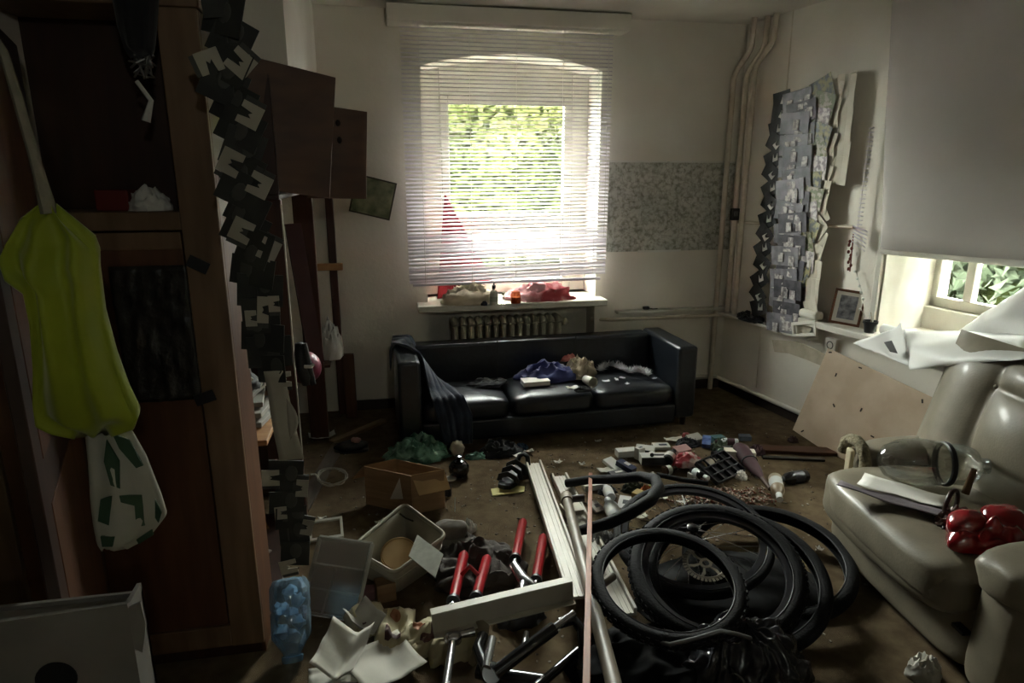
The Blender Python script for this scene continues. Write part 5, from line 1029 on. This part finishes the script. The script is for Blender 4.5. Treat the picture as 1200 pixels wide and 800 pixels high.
# ---- wheels and tyres
def ring_frame(px, py, zc, tilt, rz=0.0, roll=0.0):
    c = PZ(px, py, zc); d = V((c.x, c.y, 0)).normalized(); az = atan2(-d.x, d.y)
    return Matrix.Translation(c) @ Matrix.Rotation(az+rz, 4, 'Z') @ Matrix.Rotation(tilt, 4, 'X') @ Matrix.Rotation(roll, 4, 'Y')
def tyre(name, label, M, R, r, knob=60, flat=.85, group='bicycle tyres and wheels', cat='tyre', ov=1.0):
    t = thing(name, label, cat, M, group); n = 72
    mb = MB(M); prof = []
    for k in range(12):
        a = radians(-125)+radians(250)*k/11; prof.append((R+r*cos(a)*1.0, r*flat*sin(a)))
    inn = [(R+(r-.004)*cos(radians(-125)+radians(250)*k/11), (r-.004)*flat*sin(radians(-125)+radians(250)*k/11)) for k in range(11, -1, -1)]
    pr = prof+inn+[prof[0]]
    def fn(a, b):
        k = min(int(round(b*(len(pr)-1))), len(pr)-1); q, z = pr[k]; th = a*2*pi; return V((q*cos(th), q*ov*sin(th), z))
    mb.grid(n, len(pr), fn, cu=True); o = mb.build('casing', m_rub, t, smooth=50)
    if knob:
        mb = MB(M)
        for k in range(knob):
            th = 2*pi*k/knob
            for s in (-1, 0, 1):
                an = s*.55; q = R+(r+.0015)*cos(an); z = r*flat*sin(an)+ (.0)
                T = Matrix.Rotation(th+(0 if s else .5*2*pi/knob), 4, 'Z') @ Matrix.Translation((q, 0, z)) @ Matrix.Rotation(-an, 4, 'Y')
                mb.box((0, 0, 0), (.005, .012, .009), T)
        mb.build('tread_knobs', m_rub, t)
    mb = MB(M); mb.tube([(( R-r*.5)*cos(2*pi*k/n), (R-r*.5)*ov*sin(2*pi*k/n), r*flat*.86) for k in range(n)], .003, 5, closed=True); mb.build('bead', m_rubg, t, smooth=60)
    return t
def wheel_core(t, M, R):
    n = 72; mb = MB(M); pr = [(R, .012), (R-.022, .010), (R-.026, 0), (R-.022, -.010), (R, -.012), (R-.008, 0), (R, .012)]
    mb.grid(n, len(pr), lambda a, b: (lambda q, z: V((q*cos(a*2*pi), q*sin(a*2*pi), z)))(*pr[min(int(round(b*(len(pr)-1))), len(pr)-1)]), cu=True); mb.build('rim', m_alloy, t, smooth=40)
    mb = MB(M); mb.lathe([(.012, -.055), (.022, -.05), (.022, -.04), (.014, -.03), (.014, .03), (.024, .04), (.024, .05), (.012, .055)], 18); mb.build('hub', m_bfr, t, smooth=40)
    for k in range(32):
        th = 2*pi*k/32; s = 1 if k % 2 else -1; th2 = th+(.55 if (k//2) % 2 else -.55)
        mb = MB(M); mb.tube([(.021*cos(th2), .021*sin(th2), .042*s), ((R-.024)*cos(th), (R-.024)*sin(th), 0)], .0017, 4); mb.build('spoke', m_steel, t)
W4 = ring_frame(899, 655, .05, radians(10)); tyre('bicycle_tyre', 'smooth black tyre at the right of the wheel pile, beside the armchair', W4, .315, .034, 0)
W5 = ring_frame(862, 676, .10, radians(18)); tyre('bicycle_tyre', 'black tyre between the knobbly tyre and the rightmost one', W5, .315, .032, 0)
W1 = ring_frame(811, 628, .14, radians(14)); t = tyre('bicycle_wheel', 'spoked bicycle wheel lying under the brake disc in the pile', W1, .310, .020, 0, cat='wheel'); wheel_core(t, W1, .292)
WR = ring_frame(827, 660, .155, radians(16)); m_rot = mat('brake_disc_steel', '8a8378', .4, m=.5)
bd = thing('brake_disc', 'slotted steel brake disc lying on the spokes of the wheel', 'brake disc', WR)
mb = MB(WR)
for k in range(36):
    a0, a1 = 2*pi*k/36, 2*pi*(k+.8)/36; mb.prism([(.068*cos(a0), .068*sin(a0)), (.088*cos(a0+.03), .088*sin(a0+.03)), (.088*cos(a1), .088*sin(a1)), (.068*cos(a1), .068*sin(a1))], 0, .002)
mb.tube([(.07*cos(2*pi*k/40), .07*sin(2*pi*k/40), .001) for k in range(40)], .004, 5, closed=True); rot = mb.build('friction_ring', m_rot, bd)
for k in range(6):
    a = 2*pi*k/6; mb = MB(WR); mb.prism([(.016*cos(a), .016*sin(a)), (.045*cos(a+.35), .045*sin(a+.35)), (.07*cos(a+.3), .07*sin(a+.3)), (.07*cos(a+.45), .07*sin(a+.45)), (.05*cos(a+.6), .05*sin(a+.6)), (.02*cos(a+.5), .02*sin(a+.5))], 0, .002); mb.build('rotor_arm', m_rot, bd)
mb = MB(WR); mb.lathe([(.014, -.001), (.024, -.001), (.024, .004), (.014, .004), (.014, -.001)], 18, cap=False); mb.build('carrier_ring', m_rot, bd, smooth=40)
W2 = ring_frame(838, 668, .17, radians(20)); t = tyre('bicycle_wheel', 'knobbly tyred wheel lying on top in the middle of the pile', W2, .290, .034, 72, cat='wheel')
mb = MB(W2); pr = [(.270, .012), (.25, .010), (.247, 0), (.25, -.010), (.270, -.012), (.262, 0), (.270, .012)]
mb.grid(72, len(pr), lambda a, b: (lambda q, z: V((q*cos(a*2*pi), q*sin(a*2*pi), z)))(*pr[min(int(round(b*(len(pr)-1))), len(pr)-1)]), cu=True); mb.build('rim', m_alloy, t, smooth=40)
W3 = ring_frame(782, 683, .23, radians(12), .15); tyre('bicycle_tyre', 'narrow knobbly tyre lying nearest the camera on the left of the pile', W3, .240, .029, 56)
# inner tube with hairpin bend
mb = MB(); pts = [PZ(x, y, z_) for x, y, z_ in ((664, 566, .05), (690, 562, .10), (725, 561, .18), (750, 558, .22), (768, 562, .25), (772, 572, .26), (762, 586, .26), (740, 600, .24), (715, 612, .20), (695, 618, .16), (678, 622, .10))]
mb.tube(pts, [.022, .023, .024, .025, .027, .028, .028, .027, .026, .025, .02], 12); tag(mb.build('inner_tube', m_rub, smooth=60), 'black rubber tube bent in a hairpin above the wheel pile', 'inner tube')
mb = MB(); pts = [PZ(x, y, z_) for x, y, z_ in ((770, 556, .05), (800, 562, .06), (830, 566, .06))]; mb.tube(pts, .014, 8); tag(mb.build('black_rod', m_rub, smooth=60), 'thin black rod behind the top of the spoked wheel', 'rod')
# ---- black bags
m_film = mat('black_film_gloss', '2a2a2d', .2, c2='353539', sc=20, bump=.25, bsc=30)
mb = MB(); crumple(mb, PZ(775, 800, 0)+V((-.02, .08, 0)), .25, .17, .09, 51, .3, 2.2, 60, 22); tag(mb.build('black_backpack', mat('black_nylon', '0a0a0b', .85, c2='0e0e10', sc=10, spec=.2), smooth=60), 'dark black bag in the foreground right of the pipe', 'bag')
def film(c, rx, ry, h, seed, nf=17):
    def fn(a, b):
        th = a*2*pi; ph = (b**.8)*pi/2; d = V((cos(ph)*cos(th), cos(ph)*sin(th), sin(ph)))
        q = d*1.6+V((seed, seed*.3, 0)); rid = abs(sin(th*nf/2+3*noise.noise(q*1.5)+b*2))**2
        k = 1+.22*noise.noise(q)+.10*rid*cos(ph)+.05*noise.noise(q*5)
        return c+V((d.x*rx*k, d.y*ry*k, max(.001, d.z*h*(1+.35*noise.noise(q*1.9+V((4, 4, 4)))+.10*rid+.06*noise.noise(q*6)))))
    return fn
mb = MB(); mb.grid(140, 40, film(PZ(878, 800, 0)+V((0, .05, 0)), .20, .17, .17, 5), cu=True); tag(mb.build('bin_bag', m_film, smooth=180), 'shiny crumpled black bin bag at the bottom of the picture', 'bin bag')
mb = MB(); crumple(mb, PZ(855, 695, 0), .36, .28, .035, 77, .25, 2.0, 60, 20); tag(mb.build('added_dark_sheet', mat('added_sheet_black', '0d0d0e', .8, c2='121213', sc=8, spec=.25), smooth=60), 'flat black sheet added to darken the floor under the wheels', 'dark sheet')  # added sheet: black for the bags, tyres and shade beneath the wheels
mb = MB(); pts = [PZ(x, y, z_) for x, y, z_ in ((745, 728, .18), (765, 750, .18), (785, 755, .19), (815, 748, .2), (845, 739, .22), (865, 743, .22), (880, 748, .2))]; mb.tube(pts, .007, 8); tag(mb.build('bag_cord', mat('grey_cord', '4a4a4c', .3, coat=.5), smooth=60), 'glossy grey cord running over the black bags', 'cord')
mb = MB(); crumple(mb, PZ(1090, 800, 0)+V((0, .03, 0)), .05, .045, .07, 9, .4); tag(mb.build('white_paper_ball', mat('dull_white', 'a8a59b', .8), smooth=50), 'crumpled white ball at the foot of the armchair', 'paper ball')
# ================================================================== rubbish heap between sofa and wheels
m_brown = mat('brown_glass', '3c2416', .2, coat=.5); m_wbox = mat('white_box_card', 'c9c8c2', .6, c2='bdbbb4', sc=8); m_dblue = mat('navy_print', '1d2338', .5, c2='2b3350', sc=20)
m_grn = mat('green_glass', '27382a', .2, coat=.5); m_maroon = mat('maroon_fabric', '43242a', .7, c2='351a20', sc=8)
def boxy(name, label, cat, px, py, d, rz, m, z=0, rx=0, ry=0, stripe=None, m2=None, group='boxes in the rubbish heap'):
    M = TR(PZ(px, py, z)+V((0, d[1]*.3, d[2]/2+z*0)), rz, rx, ry); t = thing(name, label, cat, M, group)
    mb = MB(M); mb.box((0, 0, 0), d); mb.build('carton', m, t, bevel=.002)
    if m2: mb = MB(M); mb.box((0, -d[1]/2-.0005, 0), (d[0]*.98, .002, d[2]*.9)); mb.build('front_print', m2, t)
    if stripe:
        mb = MB(M); mb.box((d[0]*.12, 0, d[2]/2+.0005), (d[0]*.5, d[1]*.3, .002)); mb.build('top_print', stripe, t)
    mb = MB(M); mb.box((d[0]/2+.001, 0, 0), (.003, d[1]*.8, d[2]*.8)); mb.build('end_flap', m, t)
boxy('medicine_box', 'white box with dark printed front in the middle of the heap', 'box', 768, 544, (.16, .07, .05), -.18, m_wbox, .02, stripe=m_black, m2=m_black)
boxy('medicine_box', 'short white carton at the back left of the heap', 'box', 735, 535, (.12, .06, .04), .0, m_wbox, .01)
boxy('medicine_box', 'white carton lying under the hairpin tube beside the copper stick', 'box', 700, 573, (.15, .06, .03), .05, m_wbox, 0, stripe=m_cphoto)
boxy('medicine_box', 'tilted white folded carton left of the navy packet', 'box', 722, 550, (.07, .12, .02), .5, m_wbox, .01, rx=.3)
boxy('medicine_box', 'white carton leaning beside the hairpin tube, with black print', 'box', 734, 596, (.06, .10, .025), -.5, m_wbox, .0, rx=.2, stripe=m_black)
boxy('medicine_box', 'open cream carton with dark print behind the black grid tray', 'box', 868, 538, (.17, .06, .05), -.35, m_cream, .03, stripe=m_cphoto2)
boxy('medicine_box', 'flat cream box left of the copper stick top', 'box', 672, 603, (.10, .09, .03), .1, m_cream, .02)
boxy('medicine_box', 'grey card at the back of the heap', 'box', 815, 516, (.10, .06, .02), .3, m_pap2, .02, rx=.4)
boxy('navy_packet', 'navy blue printed packet in the heap behind the hairpin tube', 'packet', 736, 552, (.05, .11, .03), .6, m_dblue, .02, rx=.2, stripe=m_wbox)
boxy('blue_packet', 'bright blue packet at the back of the heap', 'packet', 830, 522, (.05, .09, .03), -.5, mat('bright_blue', '24386e', .4, c2='6478a8', sc=30), .02, rx=.3)
m_pinkp = mat('pale_pink_card', 'b08a86', .6); m_teal = mat('teal_card', '3f5f60', .5); m_ylw = mat('mustard_card', '8f7a3c', .6)
boxy('medicine_box', 'small white box on edge right of the navy packet', 'box', 750, 538, (.05, .04, .07), .4, m_wbox, .01, stripe=m_dblue)
boxy('medicine_box', 'white and black box tilted behind the dark printed box', 'box', 757, 531, (.11, .05, .035), -.5, m_wbox, .01, rx=.3, m2=m_black)
boxy('medicine_box', 'pale pink box against the red packet', 'box', 800, 533, (.10, .06, .04), .25, m_pinkp, .03, rx=.2)
boxy('medicine_box', 'flat white box under the sofa side of the heap', 'box', 776, 526, (.10, .07, .02), -.15, m_wbox, .0, stripe=m_dblue)
boxy('medicine_box', 'teal carton half hidden behind the beige tub', 'box', 842, 519, (.08, .05, .04), .1, m_teal, .01)
boxy('medicine_box', 'mustard carton beside the dark green glove', 'box', 748, 583, (.06, .04, .03), .7, m_ylw, .0)
boxy('medicine_box', 'white flat pack leaning on the white tubes', 'box', 700, 598, (.05, .08, .015), .3, m_wbox, .01, rx=.25, stripe=m_cphoto)
boxy('medicine_box', 'long white carton between the red packet and the grid tray', 'box', 818, 558, (.13, .04, .03), .5, m_wbox, .0, stripe=m_maroon)
boxy('medicine_box', 'black box at the left end of the heap below the torn paper', 'box', 724, 561, (.09, .05, .035), .15, m_black, .0, stripe=m_wbox)
boxy('medicine_box', 'grey blue box right of the pale bottle', 'box', 874, 516, (.07, .05, .03), -.3, mat('grey_blue_card', '5a6472', .6), .0)
# folded papers in the heap
m_ppr = MATS['printer_paper']
for i, (px, py, w_, l_, rz, lab) in enumerate(((711, 553, .10, .06, .2, 'white torn paper at the left edge of the heap'), (760, 561, .10, .05, .3, 'white paper strip below the dark printed box'), (790, 517, .12, .05, .0, 'pale insole shaped paper near the sofa leg'), (701, 519, .04, .025, .0, 'small white paper scrap on the bare carpet before the sofa'), (654, 544, .045, .03, .4, 'small white scrap right of the profile board tip'), (608, 536, .06, .05, .5, 'cream paper square under the sofa edge'), (620, 531, .055, .03, .2, 'white curled scrap right of the cream paper square'), (682, 546, .035, .02, .0, 'tiny white scrap left of the copper stick'), (800, 590, .06, .03, .2, 'cream paper scrap inside the wheel'), (752, 608, .06, .03, .2, 'white scrap under the hairpin tube'), (888, 562, .03, .02, .2, 'tiny white scrap left of the amber bottle'), (960, 646, .02, .03, .1, 'small white scrap inside the right tyre'), (772, 585, .09, .035, -.3, 'grey plastic sachet under the hairpin tube bend'), (446, 614, .05, .025, .6, 'shiny scrap between cardboard box and bin'), (378, 610, .04, .02, .3, 'small pale scrap by the clear compartment box'))):
    M = TR(PZ(px, py, 0)+V((0, 0, .001)), rz, 0); mb = MB(M); mb.grid(7, 6, sheet_fn(w_, l_, .012, 0, i*3, .008)); tag(mb.build('paper_scrap', m_ppr, smooth=180, solid=.001), lab, 'paper', 'paper scraps on the carpet')
# white bottles / tubes by the copper stick
def bottle(name, label, a, b, r, m, mc, cap=.18, group='bottles in the heap'):
    M = frame_to(a, b) @ Matrix.Rotation(pi/2, 4, 'Y'); L_ = (V(b)-V(a)).length; t = thing(name, label, 'bottle', M, group)
    h_ = L_*(1-cap); mb = MB(M); mb.lathe([(.001, 0), (r*.92, .001), (r, .006), (r, h_*.72), (r*.8, h_*.86), (r*.4, h_*.95), (r*.4, h_)], 18); mb.build('body', m, t, smooth=45)
    mb = MB(M); mb.lathe([(r*.47, h_*.96), (r*.47, L_), (.001, L_)], 14); mb.build('cap', mc, t, smooth=45)
    mb = MB(M); mb.lathe([(r*1.01, h_*.2), (r*1.01, h_*.6)], 18, cap=False); mb.build('label', mc if mc is not m else m_wbox, t, smooth=60)
m_wpl = mat('white_plastic', 'c2c5c4', .3)
bottle('white_tube', 'white plastic tube lying left of the wheel, nearest the copper stick', PZ(722, 608, .035), PZ(712, 585, .035), .036, m_wpl, m_wpl)
bottle('white_tube', 'white plastic tube lying above the other one under the hairpin tube', PZ(716, 583, .03), PZ(709, 568, .03), .026, m_wpl, m_wpl)
mb = MB(); crumple(mb, PZ(706, 640, 0)+V((0, .02, 0)), .06, .07, .06, 71, .5, 3); tag(mb.build('foil_ball', mat('crumpled_foil', 'a5a5a2', .3, m=.7), smooth=25), 'crumpled silver foil under the hairpin tube', 'foil')
bottle('amber_bottle', 'short amber and white bottle on the carpet right of the heap', PZ(908, 560, .035), PZ(914, 585, .03), .035, mat('amber_white', '8f8068', .4, c2='6d5a40', sc=12), m_wpl)
bottle('black_bottle', 'black bottle lying on the carpet near the plywood board', PZ(945, 557, .03), PZ(905, 563, .03), .034, m_bfr, m_black, .3)
bottle('dark_bottle', 'dark green bottle lying at the back right of the heap', PZ(858, 528, .04), PZ(835, 532, .04), .035, m_grn, m_black)
bottle('pale_bottle', 'white bottle lying at the far side of the heap', PZ(865, 519, .05), PZ(838, 517, .05), .026, m_wpl, m_maroon)
bottle('spray_can', 'black spray can in the heap behind the red packet', PZ(782, 540, .05), PZ(790, 528, .07), .032, m_black, m_black)
bottle('brown_bottle', 'small brown bottle between dark printed box and red packet', PZ(778, 552, .03), PZ(792, 548, .03), .026, m_brown, m_brown)
bottle('pill_jar', 'short white jar standing behind the dark printed box', PZ(764, 533, .0), PZ(764, 533, .08), .024, m_wpl, m_black, .25)
bottle('pill_jar', 'short white jar lying in front of the navy packet', PZ(742, 558, .025), PZ(752, 562, .025), .022, m_wpl, m_wpl, .3)
bottle('shampoo_bottle', 'dark bottle leaning over the left side of the grid tray', PZ(812, 552, .03), PZ(830, 560, .05), .026, m_bfr, m_wpl, .2)
# red packet, beige tub, sachet
mb = MB(); c = PZ(806, 545, .03); crumple(mb, c+V((0, .02, 0)), .085, .06, .06, 81, .35, 2.2); tag(mb.build('red_packet', mat('red_white_print', 'a8303a', .5, c2='c9b0aa', sc=9, lo=.48, hi=.56), smooth=50), 'red and white plastic packet on the heap', 'packet')
bottle('beige_tub', 'beige plastic tub lying right of the red packet', PZ(822, 548, .045), PZ(842, 540, .05), .038, mat('beige_tub', 'a8937a', .6), m_cream)
mb = MB(); crumple(mb, PZ(806, 521, 0), .07, .05, .04, 84, .5); tag(mb.build('black_sock', m_blkcloth, smooth=60), 'black sock near the sofa leg', 'sock')
mb = MB(); mb.ball(PZ(804, 511, .028), .026, 14, 10, .1); tag(mb.build('red_ball', mat('dull_red', '7a2622', .6), smooth=180), 'small dull red ball beside the sofa leg', 'ball')
mb = MB(); crumple(mb, PZ(845, 527, 0), .06, .05, .06, 85, .5); tag(mb.build('green_wrapper', mat('grey_green_film', '5d6a58', .4), smooth=40), 'grey green wrapper between blue packet and dark bottle', 'wrapper')
mb = MB(); crumple(mb, PZ(868, 560, 0), .03, .03, .04, 86, .4); tag(mb.build('tissue_ball', m_paper, smooth=40), 'small white tissue at the corner of the grid tray', 'tissue')
# orange vegetable-like pot with green ties
mb = MB(); crumple(mb, PZ(756, 577, 0), .03, .025, .035, 87, .4); o = mb.build('orange_wrapper', mat('orange_film', 'a85a2c', .5), smooth=50); tag(o, 'small orange wrapper under the hairpin tube', 'wrapper')
mb = MB(); mb.tube([PZ(757, 572, .03), PZ(765, 566, .03), PZ(772, 562, .02)], .004, 5); tag(mb.build('green_tie', mat('lime_plastic', '7f9a4a', .5)), 'thin lime green plastic tie beside the orange wrapper', 'tie')
mb = MB(); crumple(mb, PZ(742, 574, 0), .06, .035, .04, 88, .5); tag(mb.build('dark_green_glove', mat('dark_green_cloth', '2a3026', .9), smooth=50), 'dark green glove left of the orange wrapper', 'glove')
mb = MB(); crumple(mb, PZ(712, 577, 0)+V((.0, .0, 0)), .05, .03, .03, 89, .5); tag(mb.build('black_lump', m_blkcloth, smooth=50), 'small black rag under the white carton by the copper stick', 'rag')
# black grid tray
M = TR(PZ(846, 560, .0)+V((0, .03, .05)), radians(28), radians(24), 0); t = thing('grid_tray', 'black plastic grid tray leaning on the heap behind the spoked wheel', 'tray', M)
mb = MB(M); mb.box((0, 0, -.008), (.26, .16, .004)); mb.build('tray_base', m_black, t)
for i in range(5):
    mb = MB(M); mb.box((-.13+.065*i, 0, .004), (.006, .16, .022)); mb.build('cross_bar', m_black, t)
for i in range(4):
    mb = MB(M); mb.box((0, -.08+.053*i, .004), (.26, .006, .022)); mb.build('long_bar', m_black, t)
# maroon umbrella: folded cloth with brown handle
A, B = PZ(868, 527, .07), PZ(893, 560, .03); um = thing('folded_umbrella', 'maroon folded umbrella lying over the right end of the heap', 'umbrella', A)
mb = MB(); mb.tube([A+(A-B)*.15, A, A.lerp(B, .35), A.lerp(B, .75), B], [.03, .05, .045, .032, .012], 14, flat=.8); mb.build('canopy', m_maroon, um, smooth=50)
mb = MB(); mb.tube([B, B+(B-A)*.35], .012, 8); mb.build('handle', mat('dark_handle', '4a3020', .5), um, smooth=60)
mb = MB(); mb.tube([A.lerp(B, .4)+V((0, 0, .0)), A.lerp(B, .43)], .048, 14, flat=.8); mb.build('strap', m_blkcloth, um, smooth=60)
mb = MB(); crumple(mb, PZ(886, 531, 0), .05, .04, .05, 90, .4); tag(mb.build('maroon_glove', m_maroon, smooth=50), 'dark maroon glove right of the umbrella', 'glove')
strip('brown_plank', 'red brown plank lying on the carpet towards the plywood board', 'plank', PZ(884, 527, .0), PZ(978, 531, .0), .09, .02, mat('red_brown_plank', '53301c', .5, c2='43240f', sc=5, aniso=(1, 8, 8)))
strip('dark_rod', 'dark flat bar lying in front of the red brown plank', 'bar', PZ(893, 537, .0), PZ(966, 540, .0), .03, .014, m_bfr)
mb = MB(); crumple(mb, PZ(929, 517, 0), .03, .03, .03, 92, .4); tag(mb.build('brown_lump', mat('brown_lump', '3a221c', .8), smooth=50), 'small dark brown lump behind the red brown plank', 'lump')
# cigarette ends and crumbs: nobody could count them
rr = random.Random(9)
mb = MB()
cen = PZ(850, 585, 0)
for i in range(420):
    p = V((cen.x+rr.gauss(0, .11), cen.y+rr.gauss(0, .05), .004+abs(rr.gauss(0, .012)))); T = TR(p, rr.uniform(0, 6.3), rr.uniform(-.3, .3), rr.uniform(-.3, .3)); L_ = rr.uniform(.012, .035)
    mb.box((0, 0, 0), (L_, .007, .006), T)
tag(mb.build('cigarette_ends', mat('ash_heap', 'a59a8a', .85, c2='7a4634', sc=50, lo=.45, hi=.55)), 'heap of cigarette ends and matchsticks inside the spoked wheel', 'litter', kind='stuff')
mb = MB()
for i in range(900):
    if i < 500: px, py = rr.gauss(760, 110), rr.gauss(575, 40)
    else: px, py = rr.uniform(330, 980), rr.uniform(500, 780)
    p = PZ(px, min(795, max(498, py)), .003); T = TR(p, rr.uniform(0, 6.3)); s = rr.uniform(.003, .009); mb.box((0, 0, 0), (s*1.6, s, .004), T)
tag(mb.build('floor_crumbs', mat('crumbs', '9a9182', .9, c2='4a3c30', sc=30, lo=.45, hi=.55)), 'pale crumbs scattered over the brown carpet', 'litter', kind='stuff')
mb = MB()
c = PZ(535, 600, 0); mb.tube([PZ(533, 600, .0)+V((0, 0, .003)), PZ(533, 600, .0)+V((.005, .02, .07))], .002, 5); tag(mb.build('thin_straw', m_wpl), 'thin white straw sticking up behind the grey cap', 'straw')
# thin sticks inside wheel
for i, (a, b) in enumerate((((797, 573), (803, 592)), ((805, 578), (840, 583)))):
    mb = MB(); mb.tube([PZ(*a, .03), PZ(*b, .02)], .003, 5); tag(mb.build('white_stick', m_wpl), ['short white stick lying inside the top of the spoked wheel', 'longer white stick crossing the cigarette ends'][i], 'stick')
